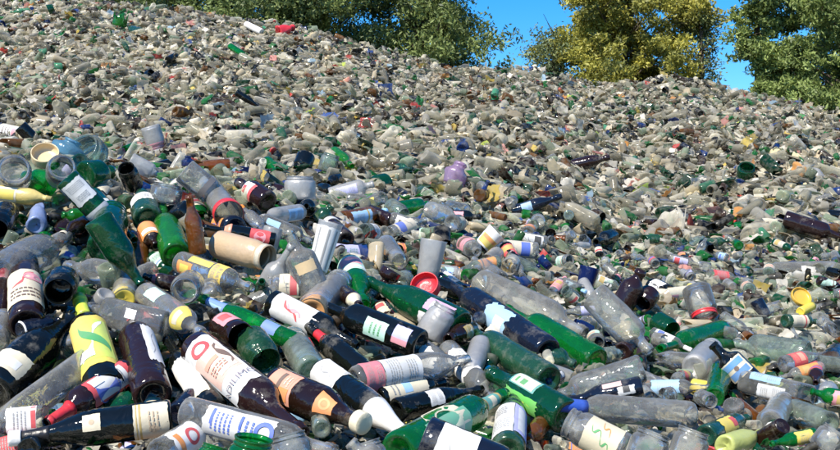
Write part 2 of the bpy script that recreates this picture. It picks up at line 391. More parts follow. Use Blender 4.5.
H('bordeaux',214,412,166,338,30,'black','black wine bottle with torn white label between the plum bottle and the large pink label',LB(.10,.55,-62,35,'white',[('r',.0,.0,.1,1,'cream')],.025),lift=.01,lm='the torn white labelled bottle')
H('bordeaux',197,348,303,434,44,'plum','large dark brown bottle with white and pink label and a red ring and grey letters',
  LB(.07,.60,-58,66,'white',[('r',.22,.08,.72,.92,(.72,.46,.36)),('r',.26,.14,.68,.60,(.75,.58,.48)),('O',.17,.46,.10,'red'),('w',.22,.12,.62,.2,.10,'brown'),('r',.40,.32,.46,.74,'salmon'),('l',.50,.28,.62,.72,3,'salmon'),('t','ADILIMO',.86,.47,.10,(.20,.16,.20),-1)]),lift=.10,lm='the large bottle with the red ringed label')
H('liquor',186,412,336,452,35,'clear','clear dusty bottle with blue lettering lying below the large red ringed label',LB(.18,.92*.7,-50,60,(.62,.62,.60),[('r',.1,.1,.14,.6,'blue'),('l',.1,.2,.42,.8,5,'blue'),('r',.52,.15,.56,.5,'blue'),('l',.5,.25,.75,.75,3,'blue'),('O',.88,.5,.14,'blue')],.02),lift=.13,lm='the clear bottle with blue lettering')
H('jar',178,414,196,394,24,'navy','small black glass bottom behind the clear bottle with blue lettering',lift=.02)
H('jar',243,492,254,438,40,'green','deep green glass jar standing at the bottom edge below the large pink label',pull=.02,lift=.12,lm='the green jar at the bottom edge')
H('jar',205,478,216,446,30,'green','smaller green glass jar left of the deep green one at the bottom edge',lift=.12)
H('liquor',160,456,205,428,34,'clear','clear glass piece with red ringed white paper at the bottom edge',LB(.1,.7,-60,60,'white',[('O',.6,.5,.2,'red'),('r',.1,.2,.25,.8,'orange')],.04),lift=.05)
H('longneck',276,385,364,424,42,'brown','dark brown bottle with salmon label and orange round neck sticker and pale cap',LB(.06,.34,-60,48,'salmon',[('r',.1,.08,.9,.55,'salmon'),('r',.18,.55,.9,.9,'orange'),('r',.38,.12,.52,.8,'brown'),('l',.6,.2,.85,.5,2,'cream')]),LB(.60,.74,-45,30,'orange',[('O',.5,.5,.3,(.80,.42,.12))]),('cap',.93,1.,'cream'),pull=.10,lift=.12,lm='the brown bottle with salmon label')
H('champagne',322,372,422,446,35,'black','black sparkling wine bottle with white foil neck, white label and black tip',LB(.03,.28,-70,70,'white',[('w',.2,.3,.8,.6,.06,'grey'),('r',.9,0,.94,1,'silver')]),('foil',.58,.87,'white',),('cap',.88,1.,'black'),lift=.13,lm='the white necked bottle')
H('bordeaux',272,302,358,346,30,'black','black wine bottle with white label carrying a red squiggle',LB(.08,.52,-68,68,'white',[('w',.25,.25,.7,.7,.14,'red'),('w',.35,.3,.75,.55,.12,'pink')]),lift=.06,lm='the red squiggle bottle')
H('bordeaux',374,382,308,326,28,'black','black bottle with bright red neck ring below the red squiggle label',('ring',.74,.86,'red'),lift=.06)
H('plastic',353,381,468,359,32,'clear','clear bottle with frosted middle and red tinted end lying by the white label bottles',LB(.05,.20,-85,85,(.70,.16,.2)),LB(.21,.52,-88,88,(.62,.63,.63)),lift=.13,lm='the red ended clear bottle')
H('bordeaux',421,345,318,303,33,'black','black wine bottle with mint and pink stickers and its open base facing right',LB(.06,.20,-40,30,'lavender',[('r',.0,.0,1,.3,'pink')]),LB(.26,.46,-25,45,'mint',[('l',.2,.2,.8,.8,3,'green')]),LB(.20,.28,62,85,'white'),lift=.10,push=.04,lm='the mint stickered bottle')
H('champagne',462,327,366,280,36,'dgreen','dark bottle with lilac and white label strips and a dark rim at its right end',LB(.05,.30,-50,0,'lilac',[('r',.2,.2,.8,.8,'white'),('l',.3,.3,.7,.7,3,'lilac')]),LB(.05,.32,12,72,'white'),lift=.10,push=.04,lm='the lilac labelled bottle')
H('squat',345,293,360,306,19,'brown','small brown bottle mouth with white inside above the mint stickers',('ring',.6,.84,'cream'),pull=.1,lift=.12)
H('squat',350,266,364,305,30,'green','green round bottle with pink and white label in the middle of the pile',LB(.06,.42,-70,70,'mint',[('r',.1,.1,.6,.8,'pink'),('r',.75,0,.9,1,'white')]),lift=.06,lm='the green bottle with pink label')
H('bordeaux',320,304,288,230,31,'dirty','large dusty clear bottle with round yellow spot lying upwards in the middle of the pile',LB(.42,.56,-30,45,(.70,.50,.25)),lift=.03,lm='the clear bottle with the yellow spot')
H('tumbler',316,275,331,222,24,'frost','white ribbed glass standing tilted beside the yellow spotted clear bottle',LB(.1,.9,-80,80,'white',[('r',.05,.2,.95,.26,'grey'),('r',.05,.5,.95,.56,'grey'),('r',.05,.75,.95,.8,'grey')]),lift=.05,lm='the white ribbed glass')
H('jar',312,312,340,282,36,'clear','clear jar stuffed with orange tissue left of the pink labelled green bottle',('fill',.8,(.62,.30,.10)),lift=.05,lm='the jar stuffed with orange tissue')
H('lid',427,290,424,284,31,'red','bright red round plastic lid in the middle of the picture',pull=.03,lift=.14,name='plastic_lid',cat='dish',lm='the bright red lid')  # a loose red lid, lying on its own in the pile
H('tumbler',427,280,434,240,27,'frost','pale clear plastic cup standing above the bright red lid',lift=.06,name='plastic_cup',cat='cup')
H('jar',218,244,268,258,31,'tan','tan paper covered jar with open glass mouth facing right',('ring',.9,.985,'beige'),pull=.08,lift=.10,lm='the tan jar')
H('champagne',97,218,142,286,28,'dgreen','long dark green wine bottle lying neck down on the left of the pile',lift=.16,lm='the long dark green bottle')
H('squat',176,256,160,206,30,'bright','bright green bottle bottom catching the sun beside the amber bottle',lift=.04,lm='the bright green bottle')
H('liquor',146,228,156,246,20,'brown','brown bottle with bright orange label between two green bottles',LB(.1,.7,-70,70,'orange',[('r',.6,.1,.9,.8,'white')]),lift=.06)
H('longneck',198,254,189,195,17,'amber','amber beer bottle standing neck up among the clear glass',lift=.16,pull=.02,lm='the amber bottle')
H('bordeaux',275,240,204,227,17,'black','slim black bottle with red neck ring and red label above the tan jar',LB(.08,.36,-70,70,'red',[('o',.5,.5,.3,'pink')]),('ring',.62,.72,'salmon'),lift=.10,lm='the slim bottle with red bands')
H('liquor',180,262,252,288,25,'clear','clear bottle with yellow and orange stickers below the tan jar',LB(.08,.28,-10,60,'orange',[('r',.2,.2,.8,.8,'yellow')]),LB(.52,.68,-80,80,(.70,.50,.08)),LB(.2,.5,-60,-20,'yellow'),lift=.08,lm='the yellow stickered clear bottle')
H('jar',190,284,184,291,31,'clear','clear jar with round open mouth facing the camera left of the blue banded bottle',pull=.12,lift=.12,lm='the clear jar facing the camera')
H('longneck',182,286,143,276,16,'brown','small dark bottle with pink ring and open mouth left of the round clear jar',('ring',.66,.76,(.45,.12,.12)),pull=.06,lift=.09)
H('liquor',146,294,203,334,28,'clear','clear bottle with mint sticker and yellow neck band pointing down right',LB(.16,.36,-55,10,'mint',[('r',.15,.15,.85,.85,'white')]),LB(.66,.78,-70,70,'yellow',[('r',.3,.3,.7,.8,'cream')]),pull=.06,lift=.09,lm='the mint stickered clear bottle')
H('liquor',172,330,88,308,48,'grey','big flat square clear bottle lying between the yellow label and mint sticker',LB(.3,.42,-30,0,'white'),flat=.7,square=1,lift=.02)
H('longneck',296,343,199,297,21,'green','green beer bottle with blue neck band and second blue mark on its body',LB(.70,.90,-85,85,(.10,.24,.62),[('r',.1,.2,.9,.5,'lblue')]),LB(.16,.30,-60,20,(.10,.22,.5)),lift=.11,lm='the blue banded green bottle')
H('jar',222,326,246,340,32,'brown','broken brown jar with amber inside facing the camera beside a pink label',LB(.1,.6,-80,0,'pink',[('r',.2,.3,.7,.8,'red')]),pull=.1,lift=.06,cut=.8,jag=.05,lm='the broken brown jar')
H('jar',250,340,266,362,37,'sage','thick pale green jar bottom next to the broken brown jar',push=-.06,pull=.02,lift=.05)
H('jar',312,372,292,338,33,'aqua','pale thick bottomed drinking jar standing tilted above the salmon labelled bottle',push=.05,lift=.05,lm='the tilted thick bottomed jar')
H('jar',27,325,24,263,34,'plum','brown jar with cream and red printed label at the left edge',LB(.12,.62,-70,70,'cream',[('w',.5,.2,.9,.7,.12,'red'),('l',.1,.15,.42,.85,3,'brown'),('o',.75,.7,.12,'pink')]),lift=.08,lm='the brown jar with cream label')
H('jar',63,280,59,292,32,'black','black open jar with dark blue inside facing the camera at the left',pull=.10,lift=.08,lm='the black open jar')
H('squat',-6,276,66,238,50,'grey','large blue grey clear bottle with wide body at the left edge',flat=.8,crush=.04,lift=.04,lm='the large blue grey clear bottle')
H('squat',122,276,66,266,27,'clear','clear round bottle lying with its ringed base to the right beneath the long green bottle',push=.05,lift=.05)
H('jar',124,300,128,276,27,'clear','small clear jar holding a yellow piece just left of the round clear jar',('fill',.5,'yellow'),lift=.04)
H('liquor',20,331,60,321,19,'navy','dark blue bottle with white round base at the left under the brown jar',LB(.0,.03,-90,90,'white'),push=.04,lift=.06)
H('jar',-6,344,4,318,26,'clear','clear glass jar cut off by the left edge beneath the brown jar',lift=.03)
H('bordeaux',-4,322,4,272,26,'plum','dark red wine bottle cut off by the left edge',('foil',.8,1.,'red'),lift=.0)
H('jar',72,352,66,334,22,'clear','small clear jar between the big black bottle and the yellow label',lift=.0)
# ---------------- bottom middle
H('bordeaux',398,452,505,394,40,'green','green wine bottle with white and gold label and pale gold neck foil',LB(.14,.48,-30,78,(.12,.42,.25),[('O',.5,.45,.46,'cream'),('o',.5,.45,.3,(.55,.60,.42)),('w',.3,.3,.7,.7,.08,'gold'),('r',.2,.7,.7,.9,'yellow')]),LB(.72,.90,-80,80,'gold',[('r',.12,.0,.88,1,'teal'),('r',.4,.2,.7,.8,'cream')]),lift=.12,lm='the green bottle with gold neck')
H('bordeaux',424,436,545,486,40,'navy','black wine bottle with blank white label lying at the bottom edge',LB(.12,.42,-68,75,'white',[('w',.3,.4,.8,.7,.03,'grey')]),lift=.13,lm='the black bottle with blank white label')
H('longneck',566,417,489,372,38,'dgreen','dark green bottle with white and teal label and bright lime patch',LB(.30,.62,-62,-8,'teal',[('r',.08,.08,.92,.92,'cream'),('r',.3,.2,.8,.6,'green'),('l',.2,.2,.8,.8,2,'white')]),LB(.2,.62,8,60,(.10,.50,.05),[('w',.2,.5,.8,.5,.1,'lime')],.04),lift=.10,lm='the dark green bottle with teal label')
H('liquor',549,380,470,330,31,'sage','matte olive green bottle lying above the dark green teal labelled one',lift=.07,push=.02,lm='the matte green bottle')
H('bordeaux',597,362,505,308,31,'green','bright green wine bottle shining in the sun right of the navy bottle',lift=.04,lm='the shining green bottle')
H('bordeaux',548,353,438,276,32,'navy','navy black bottle with torn light blue label and long neck pointing up left',LB(.26,.44,-50,60,'lblue',[('r',.1,.1,.5,.6,'white')],.08),lift=.06,lm='the navy bottle with torn blue label')
H('liquor',480,284,585,334,37,'dirty','big dusty clear bottle lying diagonally right of the bright red lid',lift=.05,lm='the big dusty clear bottle')
H('liquor',448,350,494,400,26,'grey','grey clear bottle with blank white label above the green bottle with gold neck',LB(.2,.62,-70,70,'white',(),.04),lift=.03)
H('champagne',396,411,482,389,27,'black','black bottle with small white label lying above the green bottle with gold neck',LB(.3,.46,-60,20,'white',(),.03),lift=.05)
H('liquor',378,400,446,382,28,'black','black bottle with cream and light blue label behind the white necked bottle',LB(.05,.62,-70,20,'cream',[('r',.4,.2,.6,.8,'lblue'),('l',.1,.2,.3,.8,2,'grey')]),lift=.03)
H('liquor',692,415,558,405,29,'dirty','long dusty clear bottle with a bright blue cap at its left end',('cap',.80,.995,(.02,.08,.42)),lift=.17,lm='the blue capped bottle')
H('jar',626,452,568,422,38,'clear','wide clear jar with cream scribbled label and open mouth facing left',LB(.1,.66,-70,70,(.62,.56,.38),[('w',.2,.3,.5,.5,.05,'green'),('w',.5,.5,.85,.7,.05,'green'),('w',.3,.6,.6,.9,.04,'orange')]),pull=.08,lift=.13,lm='the jar with scribbled cream label')
H('liquor',643,368,552,397,27,'grey','grey clear bottle lying above the dark flat bottle with pink sticker',lift=.04,crush=.05)
H('squat',642,386,566,402,29,'navy','dark navy flat bottle with pink and white stickers above the blue capped bottle',LB(.25,.5,-60,-25,(.65,.42,.38)),LB(.1,.32,-18,30,'white',[('r',.3,.3,.7,1,'black')],.05),flat=.7,lift=.06,lm='the dark flat bottle')
H('jar',640,470,654,432,36,'clear','clear jar at the bottom edge right of the scribbled cream label',lift=.10)
H('jar',682,468,694,430,34,'dirty','dusty clear jar at the bottom edge below the blue capped bottle',lift=.06,crush=.05)
H('jar',508,452,512,406,34,'sage','pale jar wrapped in white and lavender label below the teal labelled bottle',LB(.08,.7,-85,10,'white'),LB(.1,.7,12,80,'lavender',[('r',.1,.2,.9,.7,'white')]),lift=.04,lm='the lavender labelled jar')
H('tumbler',470,374,481,346,26,'frost','white plastic cup with brown stain left of the matte green bottle',lift=.06,name='plastic_cup',cat='cup')
H('squat',470,330,448,339,24,'brown','brown bottle neck with round gold emblem beside the lilac labelled bottle',LB(.3,.6,-30,40,'gold',[('o',.5,.5,.35,'cream')]),pull=.04,lift=.07)
H('squat',560,376,548,381,13,'blue','small bright blue bottle end tucked by the matte green bottle',LB(.1,.3,-40,20,'white'),lift=.09)
H('squat',542,424,528,440,20,'amber','small amber bottle piece right of the lavender labelled jar',lift=.03)
H('jar',378,480,366,442,32,'clear','clear round jar top at the bottom edge under the white necked bottle',lift=.05,crush=.03)
H('jar',298,478,288,434,38,'grey','grey clear jar at the bottom edge under the salmon labelled bottle',lift=.08)
H('jar',322,430,316,404,20,'aqua','broken pale green jar with sharp point under the salmon label',cut=.5,jag=.4,lift=.14)
H('liquor',398,490,350,442,30,'dirty','dusty clear bottle with cream sticker at the bottom edge left of the white foil neck',LB(.2,.4,-40,20,'cream'),lift=.03)
H('squat',418,350,450,372,30,'grey','grey glass bottle with white flaps right of the red ended clear bottle',LB(.3,.7,-40,50,'white',(),.08),lift=.03)
H('jar',428,338,446,306,30,'frost','crumpled white plastic cup with tan patch between the lilac and navy bottles',crush=.1,lift=.06,name='plastic_cup',cat='cup')
# ---------------- right middle
H('bordeaux',722,330,660,349,23,'green','green wine bottle lying alone with its neck to the left on the right side',lift=.06,lm='the lone green bottle on the right')
H('jar',658,322,672,331,23,'dgreen','dark green glass bottom with white side left of the lone green bottle',LB(.05,.7,100,200,'white'),pull=.06,lift=.05)
H('jar',696,288,705,317,27,'clear','clear ribbed jar with a bright red ring at its mouth',('ring',.86,1.,'red'),pull=.05,lift=.06,lm='the red ringed jar')
H('liquor',594,296,650,352,31,'dirty','crushed clear plastic bottle in the right middle of the pile',crush=.06,pull=.07,lift=.06,lm='the crushed clear plastic bottle')
H('tumbler',584,290,590,267,20,'blue','deep blue glass cup tipped on its side',lift=.06,lm='the deep blue cup')
H('squat',622,306,642,270,22,'plum','purple black bottle leaning right above the crushed plastic bottle',lift=.06,lm='the leaning purple bottle')
H('jar',650,294,642,304,21,'plum','brown glass jar end facing the camera right of the leaning purple bottle',pull=.06,lift=.06)
H('bordeaux',758,390,712,344,26,'black','black bottle with cream label and blue square prints right of the lone green bottle',LB(.3,.62,-60,60,'cream',[('r',.06,.1,.4,.9,(.08,.25,.55)),('r',.6,.1,.92,.9,(.08,.30,.6)),('o',.5,.5,.12,'brown')]),lift=.06,lm='the blue and cream labelled black bottle')
H('jar',694,368,712,348,26,'frost','white jar tipped left of the blue and cream labelled bottle',lift=.04)
H('tumbler',714,398,722,372,26,'green','green drinking glass standing open in the lower right',pull=.03,lift=.08,lm='the green drinking glass')
H('can',712,390,692,386,16,'yellow','yellow can beside the green drinking glass',lift=.05)
H('liquor',808,355,734,344,28,'aqua','clear greenish bottle lying with its neck to the left in the lower right',lift=.05,lm='the greenish clear bottle')
H('liquor',806,396,728,378,34,'clear','flat clear square bottle with light blue sticker in the lower right',LB(.2,.58,-75,-20,'lblue'),LB(.12,.46,-10,55,(.60,.61,.60)),flat=.7,square=1,lift=.07,lm='the clear bottle with light blue sticker')
H('bordeaux',784,219,848,239,17,'plum','long dusty purple brown bottle at the right edge',lift=.12,lm='the purple brown bottle at the right edge')
H('bordeaux',834,270,742,272,19,'dirty','long dusty clear bottle lying level on the right side',lift=.08)
H('lid',800,298,802,296,21,(.66,.40,.05),'orange yellow oval lid on the right side of the pile',pull=.012,lift=.09,name='plastic_lid',cat='dish',lm='the orange yellow lid')  # loose lid, seen almost edge on
H('jar',745,176,747,166,17,'dgreen','dark green open glass end facing the camera on the right slope',pull=.08,lift=.10,lm='the dark green glass end on the slope')
H('plastic',796,171,828,177,13,'frost','pale crumpled plastic bottle high on the right slope',crush=.2,lift=.1)
H('squat',452,184,461,162,22,'lilac','pale lilac crushed plastic tub on the upper middle slope',crush=.2,lift=.12,name='plastic_bottle',lm='the lilac tub')
H('jar',386,184,373,187,24,'dgreen','round green jar end facing left on the middle slope',pull=.08,lift=.12,lm='the round green jar end')
H('liquor',330,196,374,184,17,'frost','pale plastic bottle with lavender strip left of the round green jar end',LB(.15,.62,-40,30,'lavender'),lift=.08)
H('jar',306,156,301,170,20,'black','black cup base facing the camera above the red and white label',pull=.08,lift=.15,lm='the black cup')
H('bordeaux',432,162,392,152,9,'black','thin black bottle with white strip on the upper middle slope',LB(.2,.5,0,80,'white'),lift=.1)
H('squat',572,166,610,157,13,'plum','dusty brown bottle high on the right of centre slope',lift=.12,lm='the dusty brown bottle')
H('tumbler',482,246,497,232,20,'white','paper cup with yellow print and green rim in the centre right',LB(.1,.6,-60,60,'yellow',[('r',.6,.1,.95,.9,'orange')]),lift=.08,name='paper_cup',cat='cup',lm='the yellow printed cup')
H('can',262,32,246,24,7,'white','white can near the top ridge of the slope',lift=.12,lm='the white can')
H('squat',278,31,294,28,12,'red','crushed bright red container on the top ridge',crush=.25,lift=.1,name='plastic_container',cat='container',lm='the red container on the ridge')
H('bordeaux',230,46,250,59,7,'green','small green bottle high on the left slope',lift=.12,lm='the small green bottle high on the slope')
H('jar',119,26,122,10,14,'bright','broken bright green glass at the upper left ridge',cut=.6,jag=.3,lift=.15,lm='the broken green glass on the ridge')
H('champagne',236,92,262,109,7,'black','slim black green bottle on the upper left slope',lift=.12)
H('tumbler',54,8,48,10,11,'dgreen','dark green cup at the far upper left ridge',lift=.1)
H('jar',132,30,142,33,10,'teal','teal glass jar lying under the broken green glass',lift=.1)
H('lid',346,83,344,79,13,'salmon','salmon coloured lid on the upper slope left of centre',lift=.1,name='plastic_lid',cat='dish')  # small loose lid on the far slope
H('can',168,60,176,56,8,'black','small black can on the upper left slope',lift=.1)
H('can',148,76,152,74,11,'black','black open tin facing the camera on the upper left slope',pull=.05,lift=.12)
H('squat',548,260,538,268,16,'blue','blue glass flask left of the deep blue cup',lift=.07)
H('squat',512,212,562,196,12,'navy','navy bottle lying on the middle slope above the deep blue cup',LB(.2,.4,-50,40,'lblue'),lift=.08)
H('tumbler',508,170,524,180,11,'brown','brown cup with white paper on the upper middle slope',LB(.1,.8,-70,60,'white'),lift=.1)
H('squat',612,236,596,242,17,'black','black bottle end on the right middle slope above the leaning purple bottle',lift=.06)
H('lid',800,312,812,306,9,'yellow','small yellow card lid under the orange yellow lid',lift=.08,name='plastic_lid',cat='dish')  # yellow card piece, built with the lid outline
H('can',756,300,766,318,13,'navy','dark blue can upright left of the orange yellow lid',lift=.07)
H('jar',668,294,652,286,20,'black','black and white patterned jar above the red ringed jar',LB(.1,.8,-60,30,'white',[('w',.1,.3,.9,.6,.2,'black')]),lift=.05)
H('can',656,296,690,292,14,'cream','cream carton tube with pink edge above the red ringed jar',LB(.1,.5,10,70,'pink'),lift=.07)
H('squat',545,352,575,365,22,'teal','teal glass bottle end right of the shining green bottle',lift=.03)
H('squat',622,352,646,340,20,'plum','purple bottle with yellow and pink scraps below the crushed plastic bottle',LB(.1,.6,20,80,'lime',[('r',.2,.0,.9,.6,'pink')],.08),lift=.07)
# ---------------- left crest
H('jar',14,178,14,168,33,'clear','big clear jar with round base facing the camera on the left crest',push=.0,pull=.10,lift=.12,lm='the big clear jar on the left crest')
H('squat',52,184,24,176,24,'green','green bottle right behind the big clear jar on the left crest',lift=.05)
H('lid',46,160,45,152,27,(.68,.52,.30),'cream round plastic lid on the left crest',pull=.03,lift=.14,name='plastic_lid',cat='dish',lm='the cream lid on the crest')  # loose round lid tilted towards the camera
H('jar',60,176,62,166,29,'clear','clear jar facing the camera in front of the cream round lid',pull=.10,lift=.15,lm='the clear jar in front of the cream lid')
H('squat',57,160,53,168,10,'green','tiny green bottle end in front of the clear jar on the crest',pull=.05,lift=.25)
H('squat',66,156,74,140,22,'sky','light blue plastic bottle top on the left crest',lift=.10,lm='the light blue bottle on the crest')
H('jar',92,158,82,148,26,'aqua','pale clear jar right of the light blue bottle on the crest',pull=.05,lift=.13)
H('bordeaux',66,178,118,232,24,'dgreen','green wine bottle with white label and silver and dark bands on the left crest',LB(.08,.42,-60,60,'white',(),.03),LB(.56,.64,-85,85,'silver'),('foil',.72,.9,'black'),lift=.10,lm='the green bottle with white label on the crest')
H('bordeaux',92,196,134,240,22,'dgreen','dark green wine bottle with pale band just below the labelled green one',LB(.30,.62,-60,30,(.60,.66,.70),(),.03),lift=.08)
H('squat',84,176,112,172,30,'dgreen','fat dark green bottle with purple reflections behind the white label on the crest',lift=.06)
H('jar',106,248,112,214,37,'dgreen','large dark green jar with tiny sticker above the long dark green bottle',LB(.2,.32,-60,-35,'white'),lift=.13,lm='the large dark green jar')
H('plastic',-14,192,52,199,17,(.60,.47,.16),'yellow plastic bottle at the left edge below the crest',LB(.2,.5,-60,60,'cream',[('r',.1,.2,.9,.8,'yellow')]),lift=.10,lm='the yellow plastic bottle')
H('squat',84,216,62,215,15,'bright','bright green small bottle with its mouth facing left below the yellow plastic one',pull=.05,lift=.10,lm='the small bright green bottle')
H('jar',6,212,-4,230,26,'black','black open jar at the left edge under the yellow plastic bottle',pull=.05,lift=.07)
H('longneck',90,222,62,236,19,'brown','dark brown bottle with pale ringed mouth facing the camera left of the large green jar',('ring',.93,.99,'beige'),pull=.08,lift=.08)
H('squat',36,226,40,206,18,(.18,.24,.42),'blue spray bottle piece below the yellow plastic bottle',crush=.15,lift=.07,name='plastic_bottle')
H('jar',134,186,126,168,19,'black','black open jar on the left crest right of the fat green bottle',pull=.08,lift=.08)
H('jar',148,160,138,156,20,'black','black jar lying at the top of the left crest',lift=.08)
H('liquor',130,160,160,176,16,'frost','white frosted tube on the left crest beside the black open jar',lift=.10)
H('squat',148,220,142,194,30,'sage','dark jar with white label turned left beside the labelled green bottles',LB(.3,.7,-60,40,'white',(),.04),lift=.06)
H('jar',164,204,168,184,32,'grey','fat grey clear jar above the bright green bottle',lift=.06,lm='the fat grey clear jar')
H('liquor',184,170,222,202,26,'clear','clear bottle with dark band on the crest left of the amber neck',LB(.5,.62,-80,80,(.10,.09,.09)),lift=.09)
H('tumbler',208,184,229,215,30,'clear','clear glass with red rim tipped down above the slim bottle with red bands',('ring',.9,.995,'red'),lift=.10,lm='the clear glass with red rim')
H('bordeaux',230,164,188,167,9,'amber','narrow brown bottle lying level along the crest',lift=.12,lm='the narrow brown bottle')
H('squat',188,166,188,156,10,'blue','small blue cap like bottle on the crest by the narrow brown bottle',lift=.09)
H('squat',268,202,238,182,24,'plum','dark bottle with red and white label on the crest of the pile',LB(.3,.62,-40,60,'white',[('r',.0,.0,.25,1,'red'),('r',.6,.3,.9,.7,'red')],.03),pull=.0,lift=.10,lm='the red and white labelled dark bottle')
H('longneck',262,228,241,207,14,'grey','clear bottle with orange ringed mouth above the tan jar',('ring',.86,1.,'orange'),pull=.05,lift=.12,lm='the orange ringed clear bottle')
H('liquor',300,212,262,218,18,'frost','white tube with blue square sticker right of the orange ringed bottle',LB(.1,.5,-30,60,'lblue'),lift=.09)
H('liquor',262,222,312,242,20,'clear','clear bottle with light blue strip label beside the tan jar',LB(.1,.36,-40,0,'lblue'),lift=.06)
H('jar',150,126,158,150,18,'frost','pale plastic cup with pink rim on the left crest',LB(.7,.95,-80,80,'pink'),lift=.05,name='plastic_cup',cat='cup')
H('squat',232,160,268,150,14,'green','green bottle pieces lying on the crest above the red and white label',lift=.08)
H('squat',334,152,352,166,14,'bright','small bright green bottle behind the black cup',lift=.1)
H('jar',326,172,332,154,20,'aqua','clear greenish jar between the black cup and the round green jar',lift=.1)
H('jar',300,200,300,176,24,'frost','cream white cup below the black cup',lift=.08,name='plastic_cup',cat='cup')
H('longneck',346,240,320,215,20,'plum','brown bottle with pale metal collar right of the light blue strip label',('ring',.5,.62,'silver'),lift=.08)
H('can',30,136,2,130,14,'cream','cream printed carton standing on the far left slope',LB(.3,.9,-60,60,'white',[('r',.1,.2,.3,.8,'pink'),('l',.4,.2,.9,.8,3,'brown')]),lift=.1)
H('can',34,140,20,126,13,'black','black tin beside the cream printed carton on the far left slope',lift=.08)
H('squat',488,316,470,322,16,'navy','dark bottle shoulder under the torn light blue label',lift=.05)
H('tumbler',400,262,386,245,24,'grey','clear cup with brown shade left of the pale clear plastic cup',lift=.06)
H('squat',392,270,384,284,22,'plum','dark maroon round bottle above the lilac labelled bottle',lift=.08)
H('squat',318,222,332,206,16,'sage','sage coloured small bottle above the white ribbed glass',lift=.06)
H('jar',396,170,420,166,13,'teal','long teal shard like jar on the middle slope right of the black cup',cut=.7,jag=.2,lift=.1)
H('longneck',436,284,478,300,17,'black','black bottle neck pointing down between the red lid and the navy bottle',lift=.05)
H('liquor',838,352,822,368,20,'navy','dark blue bottle at the right edge beside the greenish clear bottle',lift=.04)
H('liquor',830,424,778,404,24,'aqua','pale greenish clear bottle in the bottom right corner area',lift=.04,crush=.05,lm='the pale bottle in the bottom right')
H('squat',724,446,764,434,22,(.42,.46,.14),'lime yellow crushed plastic container at the bottom right edge',crush=.12,lift=.06,name='plastic_container',cat='container',lm='the lime yellow container')
H('jar',820,450,836,430,26,'clear','clear jar in the bottom right corner',lift=.07)
H('liquor',706,436,748,418,22,'teal','teal tinted bottle with yellow and red scraps above the lime yellow container',LB(.2,.5,-60,30,'yellow',[('r',.7,.2,1,.8,'red')],.05),lift=.03)
H('jar',770,424,784,402,26,'dirty','dusty clear jar on its side at the lower right',lift=.06,crush=.05)
# ------------------------------------------------------------------ the other bottles of the pile, one object each
GLN = {'black': 'black glass', 'brown': 'dark brown glass', 'plum': 'dusty plum brown glass', 'navy': 'blue black glass', 'dgreen': 'dark green glass', 'green': 'green glass', 'bright': 'bright green glass',
       'sage': 'matte green glass', 'teal': 'teal glass', 'amber': 'amber glass', 'clear': 'clear glass', 'dirty': 'dusty clear glass', 'grey': 'grey clear glass', 'aqua': 'pale green clear glass', 'blue': 'blue glass', 'frost': 'frosted white'}
KN = {'bordeaux': ('wine_bottle', 'wine bottle', 'bottle'), 'champagne': ('wine_bottle', 'sloping shouldered wine bottle', 'bottle'), 'longneck': ('beer_bottle', 'long necked beer bottle', 'bottle'),
      'liquor': ('glass_bottle', 'straight sided bottle', 'bottle'), 'squat': ('glass_bottle', 'squat bottle', 'bottle'), 'jar': ('glass_jar', 'jar', 'jar'), 'tumbler': ('drinking_glass', 'drinking glass', 'glass'), 'plastic': ('plastic_bottle', 'ribbed plastic bottle', 'bottle')}
DIM = {'bordeaux': (.28, .037), 'champagne': (.29, .042), 'longneck': (.22, .030), 'liquor': (.24, .038), 'squat': (.17, .040), 'jar': (.11, .040), 'tumbler': (.11, .038), 'plastic': (.2, .034)}
def surf_n(x, y, e=.12):
    h = heap_z(np.array([x+e, x-e, x, x]), np.array([y, y, y+e, y-e])); n = Vector((-(h[0]-h[1])/(2*e), -(h[2]-h[3])/(2*e), 1)); return n.normalized()
R2 = random.Random(99); BODY = {}; used_labels = {o[3]['label'] for o in THINGS}
heroes = list(THINGS); marks = [t for t in heroes if t[4]]
if len({t[3]['label'] for t in heroes}) != len(heroes): print('DUP LABELS')
def auto_label(desc, u, v):
    cand = sorted(marks, key=lambda t: math.hypot(t[0]-u, (t[1]-v)*1.2))[:9]
    for t in cand:
        du, dv = u-t[0], v-t[1]; d = math.hypot(du, dv); r = t[2]
        a = math.degrees(math.atan2(-dv, du)) % 360
        pos = ['right of', 'above and right of', 'above', 'above and left of', 'left of', 'below and left of', 'below', 'below and right of'][int((a+22.5)//45) % 8]
        near = '' if d < 45 else 'some way ' if d < 90 else 'far '
        s = '%s %s%s %s' % (desc, near, pos, t[4])
        if s not in used_labels and len(s.split()) <= 16: used_labels.add(s); return s
    return None
LABC = ['white', 'white', 'cream', 'cream', 'beige', 'red', 'yellow', 'mint', 'lblue', 'pink', 'orange', 'lavender']
LABN = {'mint': 'mint', 'lblue': 'light blue'}
def spot_ok(u, v, w, pts, k):
    for a, b, c in pts:
        if abs(a-u) < (w+c)*k and abs(b-v) < (w+c)*k and math.hypot(a-u, b-v) < (w+c)*k*.5: return False
    return True
pts = [(t[0], t[1], t[2]) for t in heroes]; made = 0; cnt = {}
hero_xy = [(t[0], t[1], t[2]) for t in heroes]
tries = 0
